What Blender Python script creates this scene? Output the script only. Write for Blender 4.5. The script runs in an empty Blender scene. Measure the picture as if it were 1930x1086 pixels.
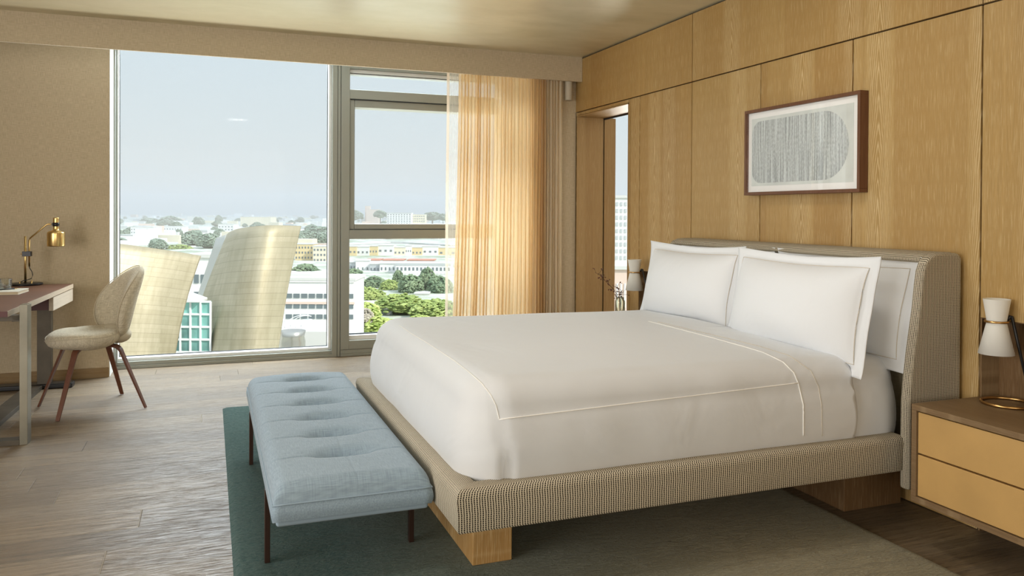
import bpy, bmesh, math, random
from math import pi, sin, cos, sqrt, radians as R
from mathutils import Vector, Matrix, noise
random.seed(7)
C = bpy.context.scene.collection
sc = bpy.context.scene

# ------------------------------------------------------------------ camera
F, PY, YAW, PITCH, ROLL = 1502.92, 412.57, 0.362571, -0.0082954, 0.0055502
CAM = Vector((-2.8703, -5.9037, 1.26))
fwd = Vector((sin(YAW)*cos(PITCH), cos(YAW)*cos(PITCH), sin(PITCH)))
rt = Vector((cos(YAW), -sin(YAW), 0)); up = rt.cross(fwd)
r_ = rt*cos(ROLL)+up*sin(ROLL); u_ = -rt*sin(ROLL)+up*cos(ROLL)
cd = bpy.data.cameras.new('camera'); cam = bpy.data.objects.new('camera', cd); C.objects.link(cam)
cd.sensor_width = 36; cd.lens = F/1930*36; cd.shift_y = -(543-PY)/1930; cd.clip_end = 30000; cd.clip_start = .05
M = Matrix.Identity(4)
for i in range(3):
    M[i][0] = r_[i]; M[i][1] = u_[i]; M[i][2] = -fwd[i]; M[i][3] = CAM[i]
cam.matrix_world = M; sc.camera = cam
def ray(px, py): return fwd + r_*((px-965)/F) - u_*((py-PY)/F)
def on_z(px, py, z):
    d = ray(px, py); return CAM + d*((z-CAM.z)/d.z)
def at_depth(px, py, t): return CAM + ray(px, py)*t

# ------------------------------------------------------------------ colour management, world, lights
sc.view_settings.view_transform = 'Standard'; sc.view_settings.look = 'None'
sc.view_settings.gamma = 1; sc.view_settings.use_curve_mapping = False
sc.view_settings.exposure = 0.0
sc.cycles.use_denoising = True
sc.cycles.max_bounces = 10; sc.cycles.transparent_max_bounces = 24; sc.cycles.diffuse_bounces = 5
sc.cycles.caustics_reflective = False; sc.cycles.caustics_refractive = False
sc.cycles.sample_clamp_indirect = 6; sc.cycles.volume_bounces = 0

w = bpy.data.worlds.new('sky'); sc.world = w; w.use_nodes = True
nt = w.node_tree; N = nt.nodes; L = nt.links; bg = N['Background']
tc = N.new('ShaderNodeTexCoord'); sx = N.new('ShaderNodeSeparateXYZ'); L.new(tc.outputs['Generated'], sx.inputs[0])
cr = N.new('ShaderNodeValToRGB'); L.new(sx.outputs['Z'], cr.inputs[0])
e = cr.color_ramp.elements
e[0].position = 0.0; e[0].color = (.735, .755, .735, 1)
e[1].position = 1.0; e[1].color = (.56, .66, .79, 1)
for p, c in ((.04, (.73, .765, .755)), (.10, (.70, .78, .81)), (.20, (.67, .78, .85)), (.45, (.63, .73, .82))):
    q = e.new(p); q.color = (*c, 1)
mr = N.new('ShaderNodeMapRange'); L.new(sx.outputs['Z'], mr.inputs[0])
mr.inputs[1].default_value = .2; mr.inputs[2].default_value = .7; mr.inputs[3].default_value = .97; mr.inputs[4].default_value = 2.3
L.new(cr.outputs[0], bg.inputs[0]); L.new(mr.outputs[0], bg.inputs[1])

def sun(name, rot, s, col, ang):
    d = bpy.data.lights.new(name, 'SUN'); d.energy = s; d.color = col; d.angle = ang
    o = bpy.data.objects.new(name, d); C.objects.link(o); o.rotation_euler = rot; return o
sun('sun', (R(52), 0, R(38)), 3.8, (1, .95, .86), R(.6))
def area(name, loc, rot, sx_, sy_, p, col, spread=pi):
    d = bpy.data.lights.new(name, 'AREA'); d.shape = 'RECTANGLE'; d.size = sx_; d.size_y = sy_; d.energy = p; d.color = col; d.spread = spread
    o = bpy.data.objects.new(name, d); C.objects.link(o); o.location = loc; o.rotation_euler = rot; return o
# unseen fill lamp added in front of the closed left wall
area('fill_left', (-6.3, -4.6, 1.35), (0, R(-90), 0), 2.1, 3.6, 150, (1, .98, .95))
# another added fill, before the windowless back wall behind the camera
area('fill_back', (-3.6, -8.85, 1.5), (R(90), 0, 0), 4.4, 2.0, 85, (1, .94, .84))
# daylight entering through the big window (lamp stands outside the panes, above the view, slanting in)
area('daylight_main_window', (-1.9, 2.3, 3.5), (R(-52), 0, 0), 4.0, 1.6, 620, (.84, .93, 1.0))
# lamp added below the sill to brighten the ceiling, like bounce from sunlit ground
area('fill_from_below', (-1.9, 2.0, -.75), (R(-128), 0, 0), 4.0, 1.2, 260, (1, .95, .86))
# unseen lamps added under the ceiling to brighten the top of the bed
for x, y in ((-1.15, -3.1), (-2.5, -3.5)):
    area('bed_fill', (x, y, 2.53), (0, 0, 0), .25, .25, 8, (1, .95, .88))
# lamp added inside the side room's window to brighten that room
area('side_room_fill', (1.6, 1.02, 1.5), (R(-90), 0, 0), 1.4, 1.8, 90, (1, .97, .9))

# ------------------------------------------------------------------ materials
MATS = {}
def nmat(name):
    m = bpy.data.materials.new(name); m.use_nodes = True; MATS[name] = m
    n = m.node_tree.nodes; return m, n, m.node_tree.links, n['Principled BSDF']
def col4(c): return (c[0], c[1], c[2], 1)
def plain(name, c, rough=.6, metal=0, bump=0, bscale=200, sheen=0, vary=0, vscale=5, spec=.5, coat=0):
    m, n, l, b = nmat(name)
    b.inputs['Base Color'].default_value = col4(c); b.inputs['Roughness'].default_value = rough
    b.inputs['Metallic'].default_value = metal; b.inputs['Sheen Weight'].default_value = sheen
    b.inputs['Specular IOR Level'].default_value = spec; b.inputs['Coat Weight'].default_value = coat
    tcn = n.new('ShaderNodeTexCoord')
    if bump:
        nz = n.new('ShaderNodeTexNoise'); nz.inputs['Scale'].default_value = bscale; nz.inputs['Detail'].default_value = 3
        l.new(tcn.outputs['Object'], nz.inputs['Vector'])
        bp = n.new('ShaderNodeBump'); bp.inputs['Strength'].default_value = bump; bp.inputs['Distance'].default_value = .01
        l.new(nz.outputs[0], bp.inputs['Height']); l.new(bp.outputs[0], b.inputs['Normal'])
    if vary:
        nz = n.new('ShaderNodeTexNoise'); nz.inputs['Scale'].default_value = vscale; nz.inputs['Detail'].default_value = 5
        l.new(tcn.outputs['Object'], nz.inputs['Vector'])
        mx = n.new('ShaderNodeMix'); mx.data_type = 'RGBA'
        mx.inputs[6].default_value = col4([x*(1-vary) for x in c]); mx.inputs[7].default_value = col4([min(1, x*(1+vary)) for x in c])
        rp = n.new('ShaderNodeMapRange'); rp.inputs[1].default_value = .35; rp.inputs[2].default_value = .65
        l.new(nz.outputs[0], rp.inputs[0]); l.new(rp.outputs[0], mx.inputs[0]); l.new(mx.outputs[2], b.inputs['Base Color'])
    return m
def mathn(n, l, op, a, b=None, c=None):
    x = n.new('ShaderNodeMath'); x.operation = op
    for i, v in enumerate((a, b, c)):
        if v is None: continue
        if isinstance(v, (int, float)): x.inputs[i].default_value = v
        else: l.new(v, x.inputs[i])
    return x.outputs[0]
def mixc(n, l, f, a, b):
    x = n.new('ShaderNodeMix'); x.data_type = 'RGBA'
    if isinstance(f, (int, float)): x.inputs[0].default_value = f
    else: l.new(f, x.inputs[0])
    for i, v in ((6, a), (7, b)):
        if isinstance(v, tuple): x.inputs[i].default_value = col4(v)
        else: l.new(v, x.inputs[i])
    return x.outputs[2]
def combine(n, l, x, y, z):
    c = n.new('ShaderNodeCombineXYZ')
    for i, v in enumerate((x, y, z)):
        if isinstance(v, (int, float)): c.inputs[i].default_value = v
        else: l.new(v, c.inputs[i])
    return c.outputs[0]
def noisen(n, l, vec, scale, detail=3, rough=.5, dist=0):
    z = n.new('ShaderNodeTexNoise'); z.inputs['Scale'].default_value = scale; z.inputs['Detail'].default_value = detail
    z.inputs['Roughness'].default_value = rough; z.inputs['Distortion'].default_value = dist
    l.new(vec, z.inputs['Vector']); return z.outputs[0]
def ramp(n, l, f, lo, hi, a=0, b=1):
    r = n.new('ShaderNodeMapRange'); l.new(f, r.inputs[0])
    for i, v in enumerate((lo, hi, a, b)): r.inputs[i+1].default_value = v
    return r.outputs[0]

def oak(name, base, dark, pale, axis='Z', across='Y', rough=.5, amt=.55, rand=True, freq=15., lw=.20, spec=.35):
    """limed oak: long streaks, cathedral figure and pale pores along one axis"""
    m, n, l, b = nmat(name)
    t = n.new('ShaderNodeTexCoord'); s = n.new('ShaderNodeSeparateXYZ'); l.new(t.outputs['Object'], s.inputs[0])
    o = {'X': s.outputs[0], 'Y': s.outputs[1], 'Z': s.outputs[2]}
    al = o[axis]; ac = o[across]; third = o[[k for k in 'XYZ' if k not in (axis, across)][0]]
    oi = n.new('ShaderNodeObjectInfo')
    sd = mathn(n, l, 'MULTIPLY', oi.outputs['Random'], 37.0) if rand else 0.0
    # veneer strips: each leaf has its own tone, some carry nested cathedral arches, the rest straight grain
    wv = 5.4 if across == 'Y' else 14.
    sc_ = mathn(n, l, 'ADD', mathn(n, l, 'MULTIPLY', ac, wv), sd if rand else .37)
    sid = mathn(n, l, 'FLOOR', sc_); wn = n.new('ShaderNodeTexWhiteNoise'); wn.noise_dimensions = '2D'
    l.new(combine(n, l, sid, sd, 0), wn.inputs['Vector']); tone = wn.outputs['Value']
    w3 = n.new('ShaderNodeTexWhiteNoise'); w3.noise_dimensions = '2D'; l.new(combine(n, l, mathn(n, l, 'ADD', sid, 17.5), sd, 0), w3.inputs['Vector'])
    loc_ = mathn(n, l, 'ABSOLUTE', mathn(n, l, 'MULTIPLY', mathn(n, l, 'SUBTRACT', mathn(n, l, 'FRACT', sc_), .5), 2.0))
    wob = noisen(n, l, combine(n, l, mathn(n, l, 'MULTIPLY', ac, 9), mathn(n, l, 'MULTIPLY', al, 1.6), sd), 1, 3, .5)
    jit = noisen(n, l, combine(n, l, mathn(n, l, 'MULTIPLY', ac, 90), mathn(n, l, 'MULTIPLY', al, 16), sd), 1, 2)
    slow = noisen(n, l, combine(n, l, sid, mathn(n, l, 'MULTIPLY', al, .9), sd), 1, 2)
    ph = mathn(n, l, 'ADD', mathn(n, l, 'MULTIPLY', al, 8.), mathn(n, l, 'MULTIPLY', slow, 9.))
    ph = mathn(n, l, 'ADD', ph, mathn(n, l, 'MULTIPLY', mathn(n, l, 'POWER', loc_, 1.25), freq*.62))
    ph = mathn(n, l, 'ADD', ph, mathn(n, l, 'MULTIPLY', wob, 3.0))
    ph = mathn(n, l, 'ADD', ph, mathn(n, l, 'MULTIPLY', jit, .6))
    tri = mathn(n, l, 'PINGPONG', ph, .5)
    line = ramp(n, l, tri, .04, lw, 1, 0)
    region = mathn(n, l, 'MULTIPLY', ramp(n, l, w3.outputs['Value'], .60, .66, .0, 1), ramp(n, l, loc_, .6, 1.0, 1, .0))
    dline = ramp(n, l, tri, .5, .34, .35, 0)
    pores = ramp(n, l, noisen(n, l, combine(n, l, mathn(n, l, 'MULTIPLY', ac, 460), mathn(n, l, 'MULTIPLY', al, 10), mathn(n, l, 'MULTIPLY', third, 460)), 1, 3, .6), .52, .70)
    fine = noisen(n, l, combine(n, l, mathn(n, l, 'MULTIPLY', ac, 70), mathn(n, l, 'MULTIPLY', al, 1.2), mathn(n, l, 'MULTIPLY', third, 70)), 1, 4, .6)
    broad = noisen(n, l, combine(n, l, mathn(n, l, 'MULTIPLY', ac, 9), mathn(n, l, 'MULTIPLY', al, .4), sd), 1, 2)
    c = mixc(n, l, ramp(n, l, fine, .3, .7), dark, base)
    c = mixc(n, l, ramp(n, l, broad, .3, .7, 0, .45), c, tuple(x*.78 for x in base))
    c = mixc(n, l, mathn(n, l, 'MULTIPLY', tone, .75), c, tuple(x*y for x, y in zip(base, (.70, .62, .52))))
    c = mixc(n, l, mathn(n, l, 'MULTIPLY', dline, region), c, tuple(x*.6 for x in base))
    dp = ramp(n, l, noisen(n, l, combine(n, l, mathn(n, l, 'MULTIPLY', ac, 380), mathn(n, l, 'MULTIPLY', al, 4), mathn(n, l, 'ADD', mathn(n, l, 'MULTIPLY', third, 170), 9.)), 1, 3, .6), .52, .66, 0, .55)
    c = mixc(n, l, dp, c, tuple(x*.62 for x in base))
    if rand:
        c = mixc(n, l, mathn(n, l, 'MULTIPLY', oi.outputs['Random'], .35), c, tuple(x*y for x, y in zip(base, (.92, 1.0, 1.12))))
    c = mixc(n, l, mathn(n, l, 'MULTIPLY', mathn(n, l, 'MULTIPLY', line, region), amt), c, pale)
    c = mixc(n, l, mathn(n, l, 'MULTIPLY', pores, amt*.8), c, pale)
    l.new(c, b.inputs['Base Color']); b.inputs['Roughness'].default_value = rough; b.inputs['Specular IOR Level'].default_value = spec
    bp = n.new('ShaderNodeBump'); bp.inputs['Strength'].default_value = .25; bp.inputs['Distance'].default_value = .002
    l.new(fine, bp.inputs['Height']); l.new(bp.outputs[0], b.inputs['Normal'])
    return m
WALLOAK = oak('limed_oak', (.51, .322, .115), (.39, .238, .078), (.78, .62, .36), amt=.56, lw=.24)
NICHEOAK = oak('dark_oak', (.20, .115, .05), (.14, .08, .034), (.42, .30, .17), amt=.5)  # darker brown oak for the niches, slat base and rear bed leg
NSOAK = oak('nightstand_oak', (.25, .155, .075), (.17, .10, .045), (.42, .31, .18), axis='Y', across='X', amt=.4)
LEGOAK = oak('bed_leg_oak', (.50, .29, .10), (.38, .21, .07), (.72, .55, .30), amt=.75, freq=6)
BASEOAK = oak('baseboard_oak', (.30, .19, .08), (.21, .13, .055), (.45, .34, .18), axis='X', across='Z', amt=.5, freq=30)

def linen(name, base, dark, sc_=1.0, bump=.3, u='X', v='Z', uv=False, sheen=.1, fu=420, fv=420):
    m, n, l, b = nmat(name)
    t = n.new('ShaderNodeTexCoord'); s = n.new('ShaderNodeSeparateXYZ'); l.new(t.outputs['UV' if uv else 'Object'], s.inputs[0])
    o = {'X': s.outputs[0], 'Y': s.outputs[1], 'Z': s.outputs[2]}
    U, V = o[u], o[v]
    a = noisen(n, l, combine(n, l, mathn(n, l, 'MULTIPLY', U, fu*sc_), mathn(n, l, 'MULTIPLY', V, 22*sc_), 0), 1, 2)
    c = noisen(n, l, combine(n, l, mathn(n, l, 'MULTIPLY', U, 22*sc_), mathn(n, l, 'MULTIPLY', V, fv*sc_), 7), 1, 2)
    h = mathn(n, l, 'ADD', a, c)
    f = ramp(n, l, h, .78, 1.22)
    l.new(mixc(n, l, f, dark, base), b.inputs['Base Color'])
    b.inputs['Roughness'].default_value = .9; b.inputs['Sheen Weight'].default_value = sheen; b.inputs['Specular IOR Level'].default_value = .2
    bp = n.new('ShaderNodeBump'); bp.inputs['Strength'].default_value = bump; bp.inputs['Distance'].default_value = .002
    l.new(h, bp.inputs['Height']); l.new(bp.outputs[0], b.inputs['Normal'])
    return m
WALLFAB = linen('linen_wallcovering', (.61, .51, .36), (.47, .385, .26))
CHAIRFAB = linen('chair_tweed', (.72, .65, .51), (.46, .40, .29), uv=True, u='X', v='Y', fu=300, fv=300)
BENCHFAB = linen('bench_wool', (.33, .425, .50), (.23, .30, .37), uv=True, u='X', v='Y', fu=500, fv=500, sheen=.2)
HBFAB = linen('headboard_linen', (.40, .345, .24), (.28, .235, .155), u='Y', v='Z', fu=500, fv=500)

def weave(name, pu=.0090, pv=.0066):
    m, n, l, b = nmat(name)
    t = n.new('ShaderNodeTexCoord'); s = n.new('ShaderNodeSeparateXYZ'); l.new(t.outputs['UV'], s.inputs[0])
    U = mathn(n, l, 'DIVIDE', s.outputs[0], pu); V = mathn(n, l, 'DIVIDE', s.outputs[1], pv)
    wob = noisen(n, l, t.outputs['UV'], 60, 2)
    U = mathn(n, l, 'ADD', U, mathn(n, l, 'MULTIPLY', wob, .35)); V = mathn(n, l, 'ADD', V, mathn(n, l, 'MULTIPLY', wob, .35))
    fu = mathn(n, l, 'FRACT', U); fv = mathn(n, l, 'FRACT', V)
    du = mathn(n, l, 'ABSOLUTE', mathn(n, l, 'SUBTRACT', fu, .5)); dv = mathn(n, l, 'ABSOLUTE', mathn(n, l, 'SUBTRACT', fv, .5))
    hu = ramp(n, l, du, .30, .22); hv = ramp(n, l, dv, .32, .22)
    hole = mathn(n, l, 'MULTIPLY', hu, hv)
    k = noisen(n, l, t.outputs['UV'], 900, 2)
    cream = mixc(n, l, k, (.78, .70, .55), (.58, .51, .39))
    mid = mixc(n, l, hu, cream, (.36, .30, .21))
    l.new(mixc(n, l, hole, mid, (.012, .012, .014)), b.inputs['Base Color'])
    b.inputs['Roughness'].default_value = .85; b.inputs['Specular IOR Level'].default_value = .2
    bp = n.new('ShaderNodeBump'); bp.inputs['Strength'].default_value = .6; bp.inputs['Distance'].default_value = .003; bp.invert = True
    l.new(hole, bp.inputs['Height']); l.new(bp.outputs[0], b.inputs['Normal'])
    return m
WEAVE = weave('basket_weave'); WEAVEH = weave('fine_basket_weave', .0076, .0066)

def floor_mat():
    m, n, l, b = nmat('oak_planks')
    t = n.new('ShaderNodeTexCoord')
    s = n.new('ShaderNodeSeparateXYZ'); l.new(t.outputs['Object'], s.inputs[0])
    rowc = mathn(n, l, 'DIVIDE', mathn(n, l, 'ADD', s.outputs[1], 13.43), .2); row = mathn(n, l, 'FLOOR', rowc)
    wn = n.new('ShaderNodeTexWhiteNoise'); wn.noise_dimensions = '1D'; l.new(row, wn.inputs['W'])
    lx = mathn(n, l, 'ADD', mathn(n, l, 'DIVIDE', s.outputs[0], 1.7), mathn(n, l, 'MULTIPLY', wn.outputs['Value'], 7.0)); pid = mathn(n, l, 'FLOOR', lx)
    w2n = n.new('ShaderNodeTexWhiteNoise'); w2n.noise_dimensions = '2D'; l.new(combine(n, l, row, pid, 0), w2n.inputs['Vector'])
    tone = w2n.outputs['Value']; rnd = mathn(n, l, 'MULTIPLY', tone, 23.)
    ey = mathn(n, l, 'MULTIPLY', mathn(n, l, 'PINGPONG', rowc, .5), .2); ex = mathn(n, l, 'MULTIPLY', mathn(n, l, 'PINGPONG', lx, .5), 1.7)
    joint = ramp(n, l, mathn(n, l, 'MINIMUM', mathn(n, l, 'MULTIPLY', ey, 1.6), ex), .0012, .0032, 1, 0)
    fine = noisen(n, l, combine(n, l, mathn(n, l, 'MULTIPLY', s.outputs[0], 3), mathn(n, l, 'MULTIPLY', s.outputs[1], 55), rnd), 1, 5, .65, .5)
    big = noisen(n, l, combine(n, l, mathn(n, l, 'MULTIPLY', s.outputs[0], .9), mathn(n, l, 'MULTIPLY', s.outputs[1], 5), rnd), 1, 3, .5, .6)
    c = mixc(n, l, ramp(n, l, fine, .35, .65), (.13, .088, .048), (.315, .225, .132))
    pore = ramp(n, l, noisen(n, l, combine(n, l, mathn(n, l, 'MULTIPLY', s.outputs[0], 11), mathn(n, l, 'MULTIPLY', s.outputs[1], 230), rnd), 1, 4, .7, .6), .50, .64)
    c = mixc(n, l, ramp(n, l, big, .35, .7, 0, .55), c, (.30, .23, .15))
    c = mixc(n, l, mathn(n, l, 'MULTIPLY', tone, .55), c, (.11, .078, .048))
    c = mixc(n, l, mathn(n, l, 'MULTIPLY', pore, .6), c, (.065, .045, .03))
    c = mixc(n, l, mathn(n, l, 'MULTIPLY', joint, .7), c, mixc(n, l, tone, (.40, .32, .2), (.05, .035, .02)))
    l.new(c, b.inputs['Base Color'])
    l.new(mathn(n, l, 'ADD', ramp(n, l, fine, .3, .7, .44, .30), mathn(n, l, 'MULTIPLY', pore, .25)), b.inputs['Roughness'])
    b.inputs['Specular IOR Level'].default_value = .6
    h = mathn(n, l, 'SUBTRACT', mathn(n, l, 'ADD', mathn(n, l, 'SUBTRACT', fine, mathn(n, l, 'MULTIPLY', pore, .5)), mathn(n, l, 'MULTIPLY', big, .8)), mathn(n, l, 'MULTIPLY', joint, 2.5))
    bp = n.new('ShaderNodeBump'); bp.inputs['Strength'].default_value = .6; bp.inputs['Distance'].default_value = .003
    l.new(h, bp.inputs['Height']); l.new(bp.outputs[0], b.inputs['Normal'])
    return m
FLOOR = floor_mat()

def ceil_mat():
    m, n, l, b = nmat('burnished_plaster')
    t = n.new('ShaderNodeTexCoord')
    mp = n.new('ShaderNodeMapping'); mp.inputs['Scale'].default_value = (1, 1.8, 1); l.new(t.outputs['Object'], mp.inputs[0])
    f = noisen(n, l, mp.outputs[0], 1.3, 5, .55, 0)
    c = mixc(n, l, ramp(n, l, f, .0, 1.0), (.40, .36, .20), (.92, .86, .68))
    l.new(c, b.inputs['Base Color']); b.inputs['Metallic'].default_value = .3
    l.new(ramp(n, l, f, .0, 1.0, .52, .18), b.inputs['Roughness'])
    return m
CEIL = ceil_mat()

def rug_mat():
    m, n, l, b = nmat('rug_pile')
    t = n.new('ShaderNodeTexCoord'); s = n.new('ShaderNodeSeparateXYZ'); l.new(t.outputs['Object'], s.inputs[0])
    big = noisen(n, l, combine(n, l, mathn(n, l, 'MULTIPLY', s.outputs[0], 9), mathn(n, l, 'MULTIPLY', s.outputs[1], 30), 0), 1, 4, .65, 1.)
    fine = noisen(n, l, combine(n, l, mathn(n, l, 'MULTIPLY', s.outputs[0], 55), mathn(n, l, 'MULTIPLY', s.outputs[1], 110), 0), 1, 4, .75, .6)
    g = ramp(n, l, mathn(n, l, 'ADD', s.outputs[0], mathn(n, l, 'MULTIPLY', big, .3)), -2.3, -.9)  # cool window light to warm room light, painted across the pile colour
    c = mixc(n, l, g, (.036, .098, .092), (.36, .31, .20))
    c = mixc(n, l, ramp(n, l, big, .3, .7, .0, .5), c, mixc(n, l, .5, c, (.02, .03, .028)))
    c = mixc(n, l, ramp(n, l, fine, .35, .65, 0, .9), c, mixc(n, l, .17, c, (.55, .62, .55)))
    l.new(c, b.inputs['Base Color']); b.inputs['Roughness'].default_value = 1; b.inputs['Specular IOR Level'].default_value = .1
    b.inputs['Sheen Weight'].default_value = .1
    bp = n.new('ShaderNodeBump'); bp.inputs['Strength'].default_value = 1.0; bp.inputs['Distance'].default_value = .01
    l.new(mathn(n, l, 'ADD', mathn(n, l, 'MULTIPLY', big, 1.5), fine), bp.inputs['Height']); l.new(bp.outputs[0], b.inputs['Normal'])
    return m
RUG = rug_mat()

def sheet_mat(name, c):
    m, n, l, b = nmat(name); b.inputs['Base Color'].default_value = col4(c)
    b.inputs['Roughness'].default_value = .75; b.inputs['Sheen Weight'].default_value = .15; b.inputs['Specular IOR Level'].default_value = .25
    t = n.new('ShaderNodeTexCoord')
    a = noisen(n, l, t.outputs['Object'], 3.2, 3, .45, .8); f = noisen(n, l, t.outputs['Object'], 500, 2)
    bp = n.new('ShaderNodeBump'); bp.inputs['Strength'].default_value = .5; bp.inputs['Distance'].default_value = .022
    l.new(mathn(n, l, 'ADD', a, mathn(n, l, 'MULTIPLY', f, .02)), bp.inputs['Height']); l.new(bp.outputs[0], b.inputs['Normal'])
    return m
SHEET = sheet_mat('white_cotton', (.70, .715, .735)); PILLOW = sheet_mat('pillow_cotton', (.80, .82, .85))
THREAD = plain('ivory_thread', (.90, .88, .84), .7); GREYTHREAD = plain('grey_thread', (.62, .56, .47), .8)

def curtain_mat(name, c, transp, transl):
    m, n, l, b = nmat(name)
    n.remove(b); out = n['Material Output']
    d = n.new('ShaderNodeBsdfDiffuse'); d.inputs[0].default_value = col4(c)
    tl = n.new('ShaderNodeBsdfTranslucent'); tl.inputs[0].default_value = col4(c)
    tp = n.new('ShaderNodeBsdfTransparent'); tp.inputs[0].default_value = (1, 1, 1, 1)
    t = n.new('ShaderNodeTexCoord'); s = n.new('ShaderNodeSeparateXYZ'); l.new(t.outputs['UV'], s.inputs[0])
    st = noisen(n, l, combine(n, l, mathn(n, l, 'MULTIPLY', s.outputs[0], 260), mathn(n, l, 'MULTIPLY', s.outputs[1], 6), 0), 1, 3)
    m1 = n.new('ShaderNodeMixShader'); m1.inputs[0].default_value = transl; l.new(d.outputs[0], m1.inputs[1]); l.new(tl.outputs[0], m1.inputs[2])
    m2 = n.new('ShaderNodeMixShader'); l.new(ramp(n, l, st, .3, .7, max(0, transp-.12), min(1, transp+.12)), m2.inputs[0])
    l.new(m1.outputs[0], m2.inputs[1]); l.new(tp.outputs[0], m2.inputs[2]); l.new(m2.outputs[0], out.inputs[0])
    return m
SHEER = curtain_mat('gold_sheer', (.87, .70, .44), .22, .68)
SHEERT = curtain_mat('clear_sheer', (.93, .86, .74), .68, .6)
BAND = curtain_mat('sheer_hem_band', (.90, .74, .58), .30, .6)
DRAPE = curtain_mat('linen_drape', (.84, .72, .53), .0, .35)

def glass_mat(name, tint=(1, 1, 1), refl=1.0):
    m, n, l, b = nmat(name); n.remove(b); out = n['Material Output']
    tp = n.new('ShaderNodeBsdfTransparent'); tp.inputs[0].default_value = col4(tint)
    g = n.new('ShaderNodeBsdfGlossy'); g.inputs['Roughness'].default_value = .0
    fr = n.new('ShaderNodeFresnel'); fr.inputs[0].default_value = 1.45
    mx = n.new('ShaderNodeMixShader'); l.new(mathn(n, l, 'MULTIPLY', fr.outputs[0], refl), mx.inputs[0])
    l.new(tp.outputs[0], mx.inputs[1]); l.new(g.outputs[0], mx.inputs[2]); l.new(mx.outputs[0], out.inputs[0]); return m
GLASS = glass_mat('window_glass', (.99, 1, .995), .08)
TUMBLER = glass_mat('clear_tumbler_glass', (.975, .985, .98), .7)
VASEG = glass_mat('smoky_vase_glass', (.93, .93, .87), .7)
FRAME = plain('anodised_frame', (.32, .335, .30), .38, .25)
FRAMEW = plain('pale_frame_stop', (.80, .81, .80), .5)
GASKET = plain('black_gasket', (.02, .025, .03), .5)
DARK = plain('dark_gap', (.02, .014, .008), .9)
WHITE = plain('white_paint', (.82, .82, .80), .7)
BLACKM = plain('black_metal', (.02, .02, .022), .35, .3)
BRASS = plain('brushed_brass', (.72, .52, .22), .28, 1.0, vary=.12, vscale=3)
BRASSD = plain('aged_brass', (.62, .38, .15), .28, 1.0)
STEEL = plain('bronzed_steel', (.27, .255, .205), .36, .85, vary=.2, vscale=4)
STEELD = plain('dark_bronze_steel', (.10, .085, .065), .45, .6, vary=.2, vscale=6)
SHADE = curtain_mat('lamp_shade_linen', (.95, .94, .89), 0, .2)
WALNUT = oak('walnut', (.155, .058, .032), (.10, .036, .02), (.24, .12, .07), axis='Z', across='X', amt=.3, rand=False, rough=.35)
DESKTOP = plain('leather_desktop', (.145, .062, .036), .5, bump=.05, bscale=300, vary=.12, vscale=3)
DESKEDGE = oak('desk_edge_oak', (.64, .56, .46), (.52, .44, .35), (.74, .67, .58), axis='Y', across='Z', amt=.3, rand=False, freq=20)
DESKRED = plain('burgundy_lining', (.085, .022, .022), .4)
DRAWER = plain('tan_leather', (.56, .345, .125), .45, bump=.08, bscale=400, vary=.07, vscale=4)
FRAMEWOOD = oak('frame_walnut', (.19, .085, .042), (.11, .045, .024), (.28, .16, .09), axis='Z', across='Y', amt=.3, rand=False, freq=16)
MATBOARD = plain('mat_board', (.90, .90, .89), .8)
PAPER = plain('notebook_cover', (.70, .66, .56), .7)
PAGES = plain('notebook_pages', (.62, .52, .36), .8)
TWIG = plain('dark_twig', (.05, .025, .018), .8); BERRY = plain('rust_berry', (.13, .035, .018), .6)

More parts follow.
